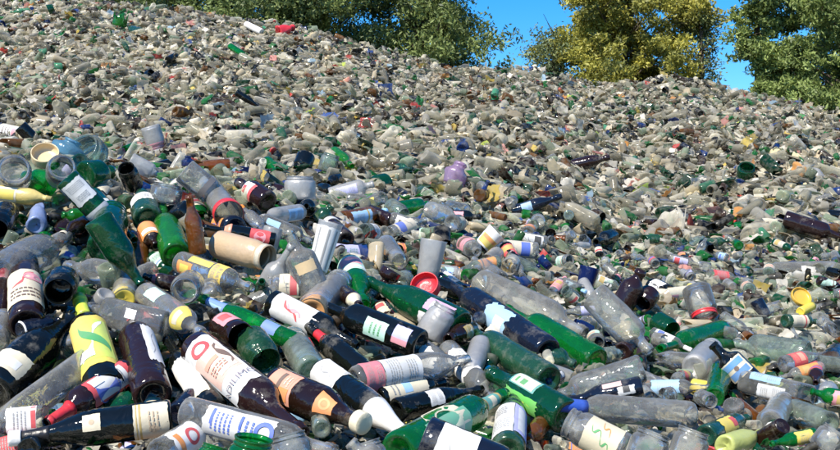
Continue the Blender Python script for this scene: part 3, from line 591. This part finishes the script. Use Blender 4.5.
while made < 560 and tries < 26000:
    tries += 1
    u = R2.uniform(-10, 850); v = 130+325*R2.random()**.8
    p = hit(u, v); Y = p.y
    if Y > 13 or (Y > 8 and R2.random() < .55): continue
    left = u < 420-(v-150)*.1
    kind = R2.choices(list(DIM), [5, 3, 5, 5, 5, 6, 2.5, 1.5] if left or v > 330 else [2, 1, 4, 5, 6, 9, 3, 2])[0]
    gl = R2.choices(list(GLN), [30, 9, 6, 6, 9, 8, 3, 2, 1, 4, 18, 8, 6, 6, 1, 4] if left else [7, 3, 4, 4, 4, 4, 2, 3, 2, 2, 30, 26, 14, 12, 3, 7])[0]
    if u < 450 and v > 210 and R2.random() < .2: gl = R2.choice(['black', 'black', 'brown', 'dgreen', 'green'])
    L, R = DIM[kind]; sc_ = R2.uniform(.82, 1.12)*(1 if Y > 4.5 else .9); w = 2*R*sc_/Y*F
    if u > 540 and v > 230: sc_ *= .7; w *= .7
    if not spot_ok(u, v, w, pts, .5): continue
    deep = (.045 if not spot_ok(u, v, w, hero_xy, 1.3) else -.01)+(.035 if v > 330 and u < 560 else .0)
    cut = None; jag = 0
    vkey = (kind, R2.randrange(4))
    if vkey not in BODY:
        jg = vkey[1] == 2 and kind not in ('tumbler', 'plastic')
        BODY[vkey] = lathe(kind, L, R, 20, cut=R2.uniform(.4, .7) if jg else None, jag=.1 if jg else 0, crush=.12 if kind == 'plastic' else .035*(vkey[1] == 1), seed=len(BODY), name='body')
    broken = vkey[1] == 2 and kind not in ('tumbler', 'plastic')
    key = (vkey, gl)
    if key not in BODY: BODY[key] = BODY[vkey].copy(); BODY[key].materials.append(GL[gl]())
    n = Vector(surf_n(p.x, p.y)); c = p+n*(R*.55-deep)
    ax = Vector((R2.gauss(0, 1), R2.gauss(0, 1), R2.gauss(0, 1))); ax -= n*ax.dot(n)*(.6 if kind in ('jar', 'tumbler') else .78); ax.normalize()
    if kind in ('jar', 'tumbler', 'squat') and R2.random() < .35: ax = ((CAM-p).normalized()+Vector((R2.gauss(0, .35), R2.gauss(0, .35), R2.gauss(0, .35)))).normalized()*R2.choice((1, 1, -1))
    if not broken and Y < 6 and kind != 'tumbler' and R2.random() < .62:
        lc = R2.choice(LABC); withlab = True
    else: withlab = False
    if kind == 'champagne' and withlab: kind_d = 'wine bottle'
    else: kind_d = KN[kind][1]
    desc = ('broken ' if broken else '')+GLN[gl]+' '+kind_d+(' with %s label' % LABN.get(lc, lc) if withlab else '')
    lab = auto_label(desc, u, v)
    if not lab: continue
    M = frame(c-ax*L*sc_/2, c+ax*L*sc_/2, R2.uniform(-.5, .5)) @ Matrix.Scale(sc_, 4)
    grp = 'glass jars among the pile' if kind in ('jar', 'tumbler') else 'bottles among the pile'
    capped = withlab and R2.random() < .35
    if withlab:
        root = bpy.data.objects.new(KN[kind][0], None); COL.objects.link(root); root.matrix_world = M; root.empty_display_size = .04
        o = bpy.data.objects.new('glass_body', BODY[key]); COL.objects.link(o); o.parent = root
        lk = ('lab', kind, lc, R2.randrange(2))
        if lk not in BODY:
            hi = {'bordeaux': .55, 'champagne': .42, 'longneck': .5, 'liquor': .6, 'squat': .46, 'jar': .66, 'plastic': .6}[kind]
            lc2 = R2.choice(['red', 'blue', 'gold', 'black', 'green', 'brown', 'salmon'])
            BODY[lk] = label_mesh(kind, L, R, .12, hi, -65, 65, lc, R2.choice([[('r', .78, 0, .86, 1, lc2), ('l', .2, .2, .6, .8, 7, 'grey')], [('r', .5, .25, .85, .75, lc2), ('l', .1, .2, .4, .8, 6, lc2)], [('r', .1, .1, .45, .9, lc2), ('w', .6, .2, .8, .8, .06, 'grey')], [('l', .2, .2, .8, .8, 8, 'grey')]]), ragged=.03, seed=made)
        o = bpy.data.objects.new('label', BODY[lk]); COL.objects.link(o); o.parent = root
        if capped and kind != 'jar':
            ck = ('cap', kind, lc)
            if ck not in BODY: BODY[ck] = sleeve(kind, L, R, .82 if kind in ('bordeaux', 'champagne') else .92, 1., 1.07, True, 18, 1., 'cap', rmin=.4); BODY[ck].materials.append(solid(col(lc), .35, .35))
            o = bpy.data.objects.new('cap', BODY[ck]); COL.objects.link(o); o.parent = root
    else:
        root = bpy.data.objects.new(KN[kind][0], BODY[key]); COL.objects.link(root); root.matrix_world = M
    tag(root, lab, KN[kind][2], grp); pts.append((u, v, w)); made += 1
print('random things', made, 'tries', tries, 'heroes', len(heroes))
# ------------------------------------------------------------------ setting
def setmat_ground():
    m, nt, out = new_mat('dry_earth'); L = nt.links.new
    pb = N(nt, 'ShaderNodeBsdfPrincipled'); n = noise(nt, .8, 8, .7)
    r = ramp(nt, n.outputs[0], .35, .7, (.10,.085,.055,1), (.22,.19,.13,1)); L(r.outputs[0], pb.inputs['Base Color']); pb.inputs['Roughness'].default_value = .95
    L(pb.outputs[0], out.inputs[0]); return m
def setmat_heap():
    m, nt, out = new_mat('crushed_glass_fines'); L = nt.links.new
    pb = N(nt, 'ShaderNodeBsdfPrincipled'); tc = N(nt, 'ShaderNodeTexCoord')
    vo = N(nt, 'ShaderNodeTexVoronoi'); vo.inputs['Scale'].default_value = 22; L(tc.outputs['Object'], vo.inputs['Vector'])
    r = N(nt, 'ShaderNodeValToRGB'); L(vo.outputs['Color'], r.inputs[0]); cr = r.color_ramp; cr.interpolation = 'CONSTANT'
    cr.elements[0].color = (.09,.085,.07,1); cr.elements[1].position = .85; cr.elements[1].color = (.04,.10,.05,1)
    for p, c in ((.3,(.32,.31,.26,1)), (.5,(.45,.43,.36,1)), (.7,(.20,.19,.16,1))):
        e = cr.elements.new(p); e.color = c
    L(r.outputs[0], pb.inputs['Base Color']); pb.inputs['Roughness'].default_value = .5
    bp = N(nt, 'ShaderNodeBump'); bp.inputs['Strength'].default_value = 1; bp.inputs['Distance'].default_value = .03
    L(vo.outputs['Distance'], bp.inputs['Height']); L(bp.outputs[0], pb.inputs['Normal']); L(pb.outputs[0], out.inputs[0]); return m
me = bpy.data.meshes.new('ground'); S = 3000
me.from_pydata([(-S,-S,GROUND_Z),(S,-S,GROUND_Z),(S,S,GROUND_Z),(-S,S,GROUND_Z)], [], [(0,1,2,3)])
tag(link('ground', me, setmat_ground()), kind='structure')
xs = np.arange(-17, 17.01, .1); ys = np.arange(-3, 34.01, .1)
X, Yg = np.meshgrid(xs, ys); Z = heap_z(X, Yg)-.05
me = bpy.data.meshes.new('terrain'); nx, ny = len(xs), len(ys)
co = np.stack([X.ravel(), Yg.ravel(), Z.ravel()], 1)
i = np.arange((nx-1)*(ny-1)); q = (i//(nx-1))*nx+i % (nx-1)
def fast_mesh(me, co, quads, colors=None):
    me.vertices.add(len(co)); me.vertices.foreach_set('co', co.astype(np.float32).ravel())
    me.loops.add(quads.size); me.loops.foreach_set('vertex_index', quads.astype(np.int32).ravel())
    me.polygons.add(len(quads)); me.polygons.foreach_set('loop_start', np.arange(0, quads.size, 4, dtype=np.int32))
    me.polygons.foreach_set('use_smooth', np.ones(len(quads), bool))
    if colors is not None:
        ca = me.color_attributes.new('Col', 'FLOAT_COLOR', 'POINT'); ca.data.foreach_set('color', colors.astype(np.float32).ravel())
    me.update(calc_edges=True)
fast_mesh(me, co, np.stack([q, q+1, q+nx+1, q+nx], 1))
tag(link('terrain', me, setmat_heap()), kind='structure')

# ------------------------------------------------------------------ the uncountable broken glass
def setmat_stuff():
    m, nt, out = new_mat('mixed_cullet'); L = nt.links.new
    at = N(nt, 'ShaderNodeAttribute', attribute_name='Col'); pb = N(nt, 'ShaderNodeBsdfPrincipled')
    tc = N(nt, 'ShaderNodeTexCoord'); n1 = N(nt, 'ShaderNodeTexNoise'); n1.inputs['Scale'].default_value = 30; n1.inputs['Detail'].default_value = 5; L(tc.outputs['Object'], n1.inputs['Vector'])
    d = ramp(nt, n1.outputs[0], .42, .75, (0,0,0,1), (.6,.6,.6,1))
    mc = N(nt, 'ShaderNodeMix', data_type='RGBA'); L(d.outputs[0], mc.inputs['Factor']); L(at.outputs['Color'], mc.inputs['A']); mc.inputs['B'].default_value = (.36,.335,.27,1)
    L(mc.outputs['Result'], pb.inputs['Base Color'])
    rr = N(nt, 'ShaderNodeMapRange'); rr.inputs['To Min'].default_value = .06; rr.inputs['To Max'].default_value = .5; L(d.outputs[0], rr.inputs['Value']); L(rr.outputs[0], pb.inputs['Roughness'])
    tr = N(nt, 'ShaderNodeBsdfTransparent'); g = N(nt, 'ShaderNodeGamma'); g.inputs[1].default_value = .45; L(at.outputs['Color'], g.inputs[0]); L(g.outputs[0], tr.inputs[0])
    lw = N(nt, 'ShaderNodeLayerWeight'); lw.inputs['Blend'].default_value = .4
    ad = N(nt, 'ShaderNodeMath', operation='MULTIPLY_ADD', use_clamp=True); ad.inputs[1].default_value = .5; L(lw.outputs['Facing'], ad.inputs[0]); L(at.outputs['Alpha'], ad.inputs[2])
    tl = N(nt, 'ShaderNodeBsdfTranslucent'); L(at.outputs['Color'], tl.inputs[0]); m0 = N(nt, 'ShaderNodeMixShader'); m0.inputs[0].default_value = .4; L(pb.outputs[0], m0.inputs[1]); L(tl.outputs[0], m0.inputs[2])
    mx = N(nt, 'ShaderNodeMixShader'); L(ad.outputs[0], mx.inputs[0]); L(tr.outputs[0], mx.inputs[1]); L(m0.outputs[0], mx.inputs[2]); L(mx.outputs[0], out.inputs[0])
    return m
def proto(kind, seg, L=1., R=1., cut=None, jag=0, crush=0, seed=0, tmax=1.):
    me = lathe(kind, L, R, seg, 1., 0, cut, jag, crush, seed)
    v = np.array([p.co[:] for p in me.vertices]); f = np.array([tuple(p.vertices) for p in me.polygons]); bpy.data.meshes.remove(me)
    v[:, 2] -= L/2
    return v, f
def shard(seed, n=4):
    r = np.random.default_rng(seed); th = r.uniform(.9, 1.9); v = []
    for i in range(n+1):
        for j in range(n+1):
            a = (i/n-.5)*th; z = j/n-.5
            if i in (0, n): a += r.uniform(-.22, .22)
            if j in (0, n): z += r.uniform(-.25, .25)
            v.append((math.cos(a)*.5-.45, math.sin(a)*.5, z))
    v = np.array(v); w = v.copy(); w[:, 0] -= .035; o = (n+1)**2
    f = [(i*(n+1)+j, i*(n+1)+j+1, (i+1)*(n+1)+j+1, (i+1)*(n+1)+j) for i in range(n) for j in range(n)]
    f2 = [tuple(reversed([q+o for q in x])) for x in f]; fb = []
    ring = [j for j in range(n)]+[i*(n+1)+n for i in range(n)]+[n*(n+1)+n-j for j in range(n)]+[(n-i)*(n+1) for i in range(n)]
    for k in range(len(ring)): a, b = ring[k], ring[(k+1) % len(ring)]; fb.append((b, a, a+o, b+o))
    return np.vstack([v, w]), np.array(f+f2+fb)
def crumple(seed, n=5):
    r = np.random.default_rng(seed); v = []
    for i in range(n+1):
        for j in range(n+1): v.append((r.uniform(-.16, .16), (i/n-.5)+r.uniform(-.07, .07), (j/n-.5)*1.3+r.uniform(-.07, .07)))
    f = [(i*(n+1)+j, i*(n+1)+j+1, (i+1)*(n+1)+j+1, (i+1)*(n+1)+j) for i in range(n) for j in range(n)]
    return np.array(v), np.array(f)
# (verts, faces), (length, radius or width) in metres, weight
PRO = []
for s in range(3): PRO.append((proto('bordeaux', 10, .29, .04, crush=.18*s, seed=s), 1.0, 4, 'b'))
PRO.append((proto('longneck', 10, .22, .031), 1., 6, 'b')); PRO.append((proto('liquor', 10, .25, .045, crush=.2, seed=9), 1., 5, 'b'))
PRO.append((proto('jar', 12, .11, .04), 1., 10, 'j')); PRO.append((proto('jar', 12, .08, .045), 1., 8, 'j')); PRO.append((proto('plastic', 10, .2, .035, crush=.2, seed=5), 1., 3, 'b'))
for s in range(4): PRO.append((proto('bordeaux', 12, .28, .04, cut=.3+.08*s, jag=.09, seed=20+s), 1., 7, 'g'))
PRO.append((proto('longneck', 10, .2, .032, cut=.45, jag=.1, seed=31), 1., 7, 'g'))
PRO.append((proto('lid', 12, .014, .03), 1., 7, 'o'))
for s in range(6): PRO.append((shard(40+s), .10, 26, 'g'))
for s in range(4): PRO.append((crumple(60+s), .09, 11, 'o'))
PAL_G = [((.71,.69,.60),.30,38),((.57,.56,.47),.28,28),((.82,.80,.73),.36,22),((.40,.39,.32),.34,13),((.42,.50,.40),.32,11),((.012,.012,.011),.95,9),((.05,.03,.02),.85,5),
         ((.02,.22,.06),.5,5.5),((.008,.07,.03),.7,4),((.015,.05,.22),.8,1.3),((.20,.09,.02),.6,3),((.52,.46,.34),.8,8),((.10,.38,.24),.5,1)]
PAL_N = [((.82,.83,.77),.16,34),((.68,.72,.64),.16,20),((.90,.90,.86),.3,14),((.45,.55,.45),.25,10),((.012,.012,.011),.95,10),((.05,.03,.02),.85,6),((.02,.26,.06),.45,12),((.008,.08,.03),.7,8),((.015,.06,.28),.7,4),((.22,.09,.02),.5,5),((.60,.53,.40),.8,5)]
PAL_O = [((.78,.75,.68),1,34),((.64,.56,.43),1,26),((.38,.33,.25),1,12),((.60,.08,.07),1,3.5),((.72,.34,.30),1,5),((.70,.54,.14),1,5),((.72,.62,.40),1,8),((.68,.33,.10),1,3),((.05,.12,.42),1,4),
         ((.34,.50,.65),1,4),((.015,.015,.015),1,8),((.05,.3,.08),1,2),((.5,.62,.1),1,1)]
def pick(pal, n, r):
    w = np.array([p[2] for p in pal], float); k = r.choice(len(pal), n, p=w/w.sum())
    c = np.array([list(p[0])+[p[1]] for p in pal])[k]
    c[:, :3] *= r.uniform(.6, 1.22, (n, 1))*np.array([[1.04, 1.0, .92]]); return c
def surf_normal(x, y, e=.12):
    zx = (heap_z(x+e, y)-heap_z(x-e, y))/(2*e); zy = (heap_z(x, y+e)-heap_z(x, y-e))/(2*e)
    n = np.stack([-zx, -zy, np.ones_like(zx)], 1); return n/np.linalg.norm(n, axis=1)[:, None]
def scatter(name, label, n, ymin, ymax, ypow, lo, hi, smin, smax, seed, weights, uw=(-260, 1100), pal=None):
    r = np.random.default_rng(seed)
    t = r.random(n); a = 2-ypow
    y = (ymin**a+(ymax**a-ymin**a)*t)**(1/a) if abs(a) > 1e-3 else ymin*(ymax/ymin)**t
    u = r.uniform(uw[0], uw[1], n); x = (u-CU)/F*y+np.where(u < CU, -1, 1)*1.4*np.abs(u-CU)/700*np.clip((8-y)/5, 0, 1)
    z = heap_z(x, y); nn = surf_normal(x, y)
    pos = np.stack([x, y, z], 1)+nn*r.uniform(lo, hi, (n, 1))
    w = np.array([p[2]*weights.get(p[3], 1) for p in PRO]); k = r.choice(len(PRO), n, p=w/w.sum())
    V, Q, CC = [], [], []; off = 0
    for i, (pf, s0, _, cls) in enumerate(PRO):
        m = np.nonzero(k == i)[0]
        if not len(m): continue
        pv, ff = pf; c = len(m)
        # long axis roughly in the surface, turned at random
        ax = r.normal(size=(c, 3)); ax -= (ax*nn[m]).sum(1)[:, None]*nn[m]*.72; ax /= np.linalg.norm(ax, axis=1)[:, None]
        b = r.normal(size=(c, 3)) + nn[m]*1.2; b -= (b*ax).sum(1)[:, None]*ax; b /= np.linalg.norm(b, axis=1)[:, None]
        d = np.cross(ax, b); Rm = np.stack([b, d, ax], 2)
        s = s0*r.uniform(smin, smax, (c, 1, 1))*np.clip((y[m]-1)/2.4, .38, 1)[:, None, None]
        asp = np.ones((c, 1, 3)) if cls not in 'go' else r.uniform(.65, 1.35, (c, 1, 3))
        P = np.einsum('cij,cvj->cvi', Rm, pv[None]*s*asp)+pos[m][:, None]
        V.append(P.reshape(-1, 3)); nv = len(pv)
        Q.append((ff[None]+(off+np.arange(c)*nv)[:, None, None]).reshape(-1, 4)); off += c*nv
        cc = pick(PAL_O if cls == 'o' else (pal or PAL_G), c, r); CC.append(np.repeat(cc, nv, 0))
    me = bpy.data.meshes.new(name); fast_mesh(me, np.vstack(V), np.vstack(Q), np.vstack(CC))
    return tag(link(name, me, STUFF), label, 'glass', None, 'stuff')
STUFF = setmat_stuff()
KF = QF
scatter('broken_glass', 'far slope of grey and beige broken bottles and jars', int(42000*KF), 6.5, 19.5, .6, -.06, .075, .55, 1.35, 3, {'b': .65, 'j': .75, 'g': 1.5, 'o': 1.15})
scatter('glass_fragments', 'small shards and scraps filling the gaps between bottles', int(34000*KF), 1.3, 7.5, 1.2, -.09, .016, .3, .72, 4, {'b': .05, 'j': .12, 'g': 1.5, 'o': 1.0}, pal=PAL_N)
scatter('broken_jars', 'half buried small jars and bottle pieces between the larger bottles', int(9000*KF), 2.2, 8, 1.0, -.09, -.025, .6, .95, 5, {'b': .8, 'j': 1., 'g': .4, 'o': .3}, pal=PAL_N)

# ------------------------------------------------------------------ trees
def leafmat(name, c0, c1):
    m, nt, out = new_mat(name); L = nt.links.new
    at = N(nt, 'ShaderNodeAttribute', attribute_name='Col'); pb = N(nt, 'ShaderNodeBsdfPrincipled'); pb.inputs['Roughness'].default_value = .55
    sp = N(nt, 'ShaderNodeSeparateColor'); L(at.outputs['Color'], sp.inputs[0])
    r = ramp(nt, sp.outputs[0], 0, 1, c4(c0), c4(c1)); L(r.outputs[0], pb.inputs['Base Color'])
    tl = N(nt, 'ShaderNodeBsdfTranslucent'); L(r.outputs[0], tl.inputs[0])
    mx = N(nt, 'ShaderNodeMixShader'); mx.inputs[0].default_value = .3; L(pb.outputs[0], mx.inputs[1]); L(tl.outputs[0], mx.inputs[2]); L(mx.outputs[0], out.inputs[0])
    return m
def bark():
    m, nt, out = new_mat('bark'); L = nt.links.new
    pb = N(nt, 'ShaderNodeBsdfPrincipled'); n = noise(nt, 6, 6, .7); r = ramp(nt, n.outputs[0], .3, .7, (.05,.038,.025,1), (.13,.10,.07,1))
    L(r.outputs[0], pb.inputs['Base Color']); pb.inputs['Roughness'].default_value = .9; L(pb.outputs[0], out.inputs[0]); return m
BARK = bark()
LM = {'dark': leafmat('dark_leaves', (.06,.09,.03), (.30,.37,.11)), 'yellow': leafmat('yellow_leaves', (.10,.12,.03), (.56,.51,.09)),
      'green': leafmat('green_leaves', (.08,.12,.03), (.36,.44,.13)), 'olive': leafmat('olive_leaves', (.07,.10,.04), (.31,.36,.15))}
def tube(vs, fs, a, b, ra, rb, seg=8, bend=0.):
    ax = (b-a).normalized(); t = Vector((1,0,0)) if abs(ax.x) < .8 else Vector((0,1,0)); e = ax.cross(t).normalized(); f = ax.cross(e); o = len(vs); n = 5
    for i in range(n+1):
        q = i/n; p = a.lerp(b, q)+e*bend*math.sin(q*math.pi); r = ra+(rb-ra)*q
        for j in range(seg):
            an = 2*math.pi*j/seg; vs.append(tuple(p+(e*math.cos(an)+f*math.sin(an))*r))
    for i in range(n):
        for j in range(seg): k = (j+1) % seg; fs.append((o+i*seg+j, o+i*seg+k, o+(i+1)*seg+k, o+(i+1)*seg+j))
def tree(u, Y, h, cw, z0, shape, leaf, n, size, label, seed, group='trees behind the glass heap', name='tree', droop=0.):
    r = random.Random(seed); g = np.random.default_rng(seed)
    x = (u-CU)/F*Y; base = Vector((x, Y, GROUND_Z)); vs, fs = [], []
    root = bpy.data.objects.new(name, None); COL.objects.link(root); root.location = base
    top = Vector((r.uniform(-.3, .3), r.uniform(-.3, .3), h)); tube(vs, fs, Vector((0,0,0)), top*.95, .08+h*.005, .02, 10, .15)
    clumps = []
    nc = int(44+h*cw*3.0)
    for i in range(nc):
        q = (i+r.random())/nc; zz = z0+(h-z0)*q
        if shape == 'cone': w = cw*(1.02-q)**.8
        elif shape == 'poplar': w = cw*math.sin(min(1, q*1.1+.12)*math.pi)**.5*.9
        else: w = cw*math.sqrt(max(.05, 1-(2*q-.85)**2*.75))
        a = r.uniform(0, 6.283); d = w*math.sqrt(r.uniform(.0, 1)**1.2)
        c = Vector((math.cos(a)*d, math.sin(a)*d, zz)); clumps.append((c, r.uniform(.45, 1.0)*(.55+.16*cw)))
        s = Vector((0, 0, max(z0*.5, zz-d*.55-.2))); s.xy = top.xy*(s.z/h)
        tube(vs, fs, s, c, .03+.02*(1-q), .008, 6, r.uniform(-.2, .2))
        for _ in range(2): tube(vs, fs, s.lerp(c, r.uniform(.5, .8)), c+Vector((r.uniform(-1, 1), r.uniform(-1, 1), r.uniform(-.5, .8)))*.6, .014, .005, 5)
    me = bpy.data.meshes.new('trunk'); me.from_pydata(vs, [], fs); me.polygons.foreach_set('use_smooth', [True]*len(fs)); link('trunk', me, BARK, root)
    cc = np.array([c[0][:] for c in clumps]); cr = np.array([c[1] for c in clumps])
    k = g.choice(nc, n, p=cr**2/(cr**2).sum()); v = g.normal(size=(n, 3)); v /= np.linalg.norm(v, axis=1)[:, None]
    rad = g.random((n, 1))**.45*1.25; rad = np.where(g.random((n, 1)) < .07, rad*1.35, rad)
    # leaf sprigs: sub-clumps inside each clump give an uneven outline
    sub = g.normal(size=(nc*14, 3)); sub /= np.linalg.norm(sub, axis=1)[:, None]; sk = k*14+g.integers(0, 14, n)
    pos = cc[k]+(sub[sk]*(.35+.78*((sk*7919) % 97/97.)[:, None])+v*rad*.33)*cr[k][:, None]*np.array([1, 1, .72])
    pos[:, 2] -= droop*np.linalg.norm(pos[:, :2]-cc[k][:, :2], axis=1)
    a = g.normal(size=(n, 3)); a[:, 2] -= droop*1.5; a /= np.linalg.norm(a, axis=1)[:, None]; b = g.normal(size=(n, 3)); b -= (b*a).sum(1)[:, None]*a; b /= np.linalg.norm(b, axis=1)[:, None]
    s = size*g.uniform(.6, 1.4, (n, 1)); P = np.stack([pos-a*s, pos+b*s*.38, pos+a*s, pos-b*s*.38], 1).reshape(-1, 3)
    tone = np.clip(((sk*31) % 53)/53.*.7+g.random(n)*.4-.05, 0, 1); colr = np.stack([tone, tone, tone, np.ones(n)], 1)
    me = bpy.data.meshes.new('crown'); fast_mesh(me, P, np.arange(n*4).reshape(-1, 4), np.repeat(colr, 4, 0)); me.polygons.foreach_set('use_smooth', [False]*n)
    link('crown', me, LM[leaf], root); tag(root, label, 'tree', group)
TN = 1.0
def T(u, Y, h, cw, z0, shape, leaf, n, size, label, seed, **k): tree(u, Y, h, cw, z0, shape, leaf, int(n*3.2), size*.46, label, seed, **k)
T(228, 25, 9.5, 2.3, 3.5, 'round', 'dark', 26000, .13, 'dark green leafy tree leftmost above the heap ridge', 1)
T(318, 26, 10.5, 2.3, 3.0, 'round', 'dark', 28000, .13, 'dark green tree between the leftmost tree and the tall conifer', 2)
T(425, 27, 14, 2.9, 3.0, 'cone', 'dark', 42000, .13, 'tall dark conifer left of the blue sky gap', 3, name='conifer_tree', droop=.3)
T(478, 23.5, 5.1, .95, 3.6, 'round', 'olive', 8000, .10, 'small pale green tree in front of the dark conifer edge', 4)
T(622, 26, 12, 1.8, 2.9, 'round', 'yellow', 56000, .12, 'yellow green tree turning autumn coloured in the middle', 8)
T(556, 25.5, 6.9, .75, 3.7, 'round', 'olive', 2600, .10, 'sparse young tree left of the yellow tree', 6)
T(702, 25.5, 7.4, .22, 3.4, 'poplar', 'olive', 2000, .10, 'thin sparse tree right of the yellow tree', 7)
T(765, 24, 12.5, .7, 2.5, 'poplar', 'green', 26000, .12, 'green tree with upright branches right of the sky gap', 8)
T(848, 23.5, 12, 1.5, 1.5, 'poplar', 'green', 34000, .12, 'broad green tree at the right edge of the view', 9)
T(845, 28, 10.5, 1.5, 2.0, 'round', 'olive', 26000, .12, 'paler green tree behind the two right hand trees', 10)
T(975, 25, 11, 2.2, 1.5, 'round', 'green', 20000, .13, 'green tree beyond the right edge of the heap', 11)
T(120, 30, 9.4, 2.0, 3.5, 'round', 'dark', 14000, .14, 'dark tree barely showing over the left ridge', 12)
T(10, 30, 9.3, 2.2, 3.5, 'round', 'dark', 14000, .14, 'dark tree at far left barely showing over the ridge', 13)
# ------------------------------------------------------------------ light, sky, camera
EL, AZ = math.radians(48), math.radians(SUN_AZ)      # azimuth clockwise from +Y
w = bpy.data.worlds.new('World'); sc.world = w; w.use_nodes = True; nt = w.node_tree
sky = nt.nodes.new('ShaderNodeTexSky'); sky.sky_type = 'NISHITA'; sky.sun_disc = False; sky.sun_elevation = EL; sky.sun_rotation = AZ
sky.air_density = 1.0; sky.dust_density = .15; sky.ozone_density = 8.0
bg = nt.nodes['Background']; bg.inputs[1].default_value = .13; hs = nt.nodes.new('ShaderNodeHueSaturation'); hs.inputs['Saturation'].default_value = 1.3; nt.links.new(sky.outputs[0], hs.inputs['Color']); nt.links.new(hs.outputs[0], bg.inputs[0])
sd = bpy.data.lights.new('sun', 'SUN'); sd.energy = 4.7; sd.angle = math.radians(.5); sd.color = (1, .93, .81)
so = bpy.data.objects.new('sun', sd); COL.objects.link(so)
dirn = Vector((math.sin(AZ)*math.cos(EL), math.cos(AZ)*math.cos(EL), math.sin(EL)))
so.rotation_euler = dirn.to_track_quat('Z', 'Y').to_euler()
cd = bpy.data.cameras.new('camera'); co_ = bpy.data.objects.new('camera', cd); COL.objects.link(co_)
co_.location = CAM; co_.rotation_euler = (math.radians(90), 0, 0); cd.sensor_width = 36; cd.lens = 36*F/840; cd.clip_end = 6000; cd.clip_start = .05
sc.camera = co_
sc.view_settings.view_transform = 'Standard'; sc.view_settings.look = 'None'; sc.view_settings.gamma = 1; sc.view_settings.use_curve_mapping = False
sc.view_settings.exposure = EXPO
sc.cycles.max_bounces = 10; sc.cycles.diffuse_bounces = 3; sc.cycles.glossy_bounces = 3; sc.cycles.transparent_max_bounces = 40
sc.cycles.use_denoising = True; sc.cycles.sample_clamp_indirect = 6; sc.cycles.caustics_reflective = False; sc.cycles.caustics_refractive = False
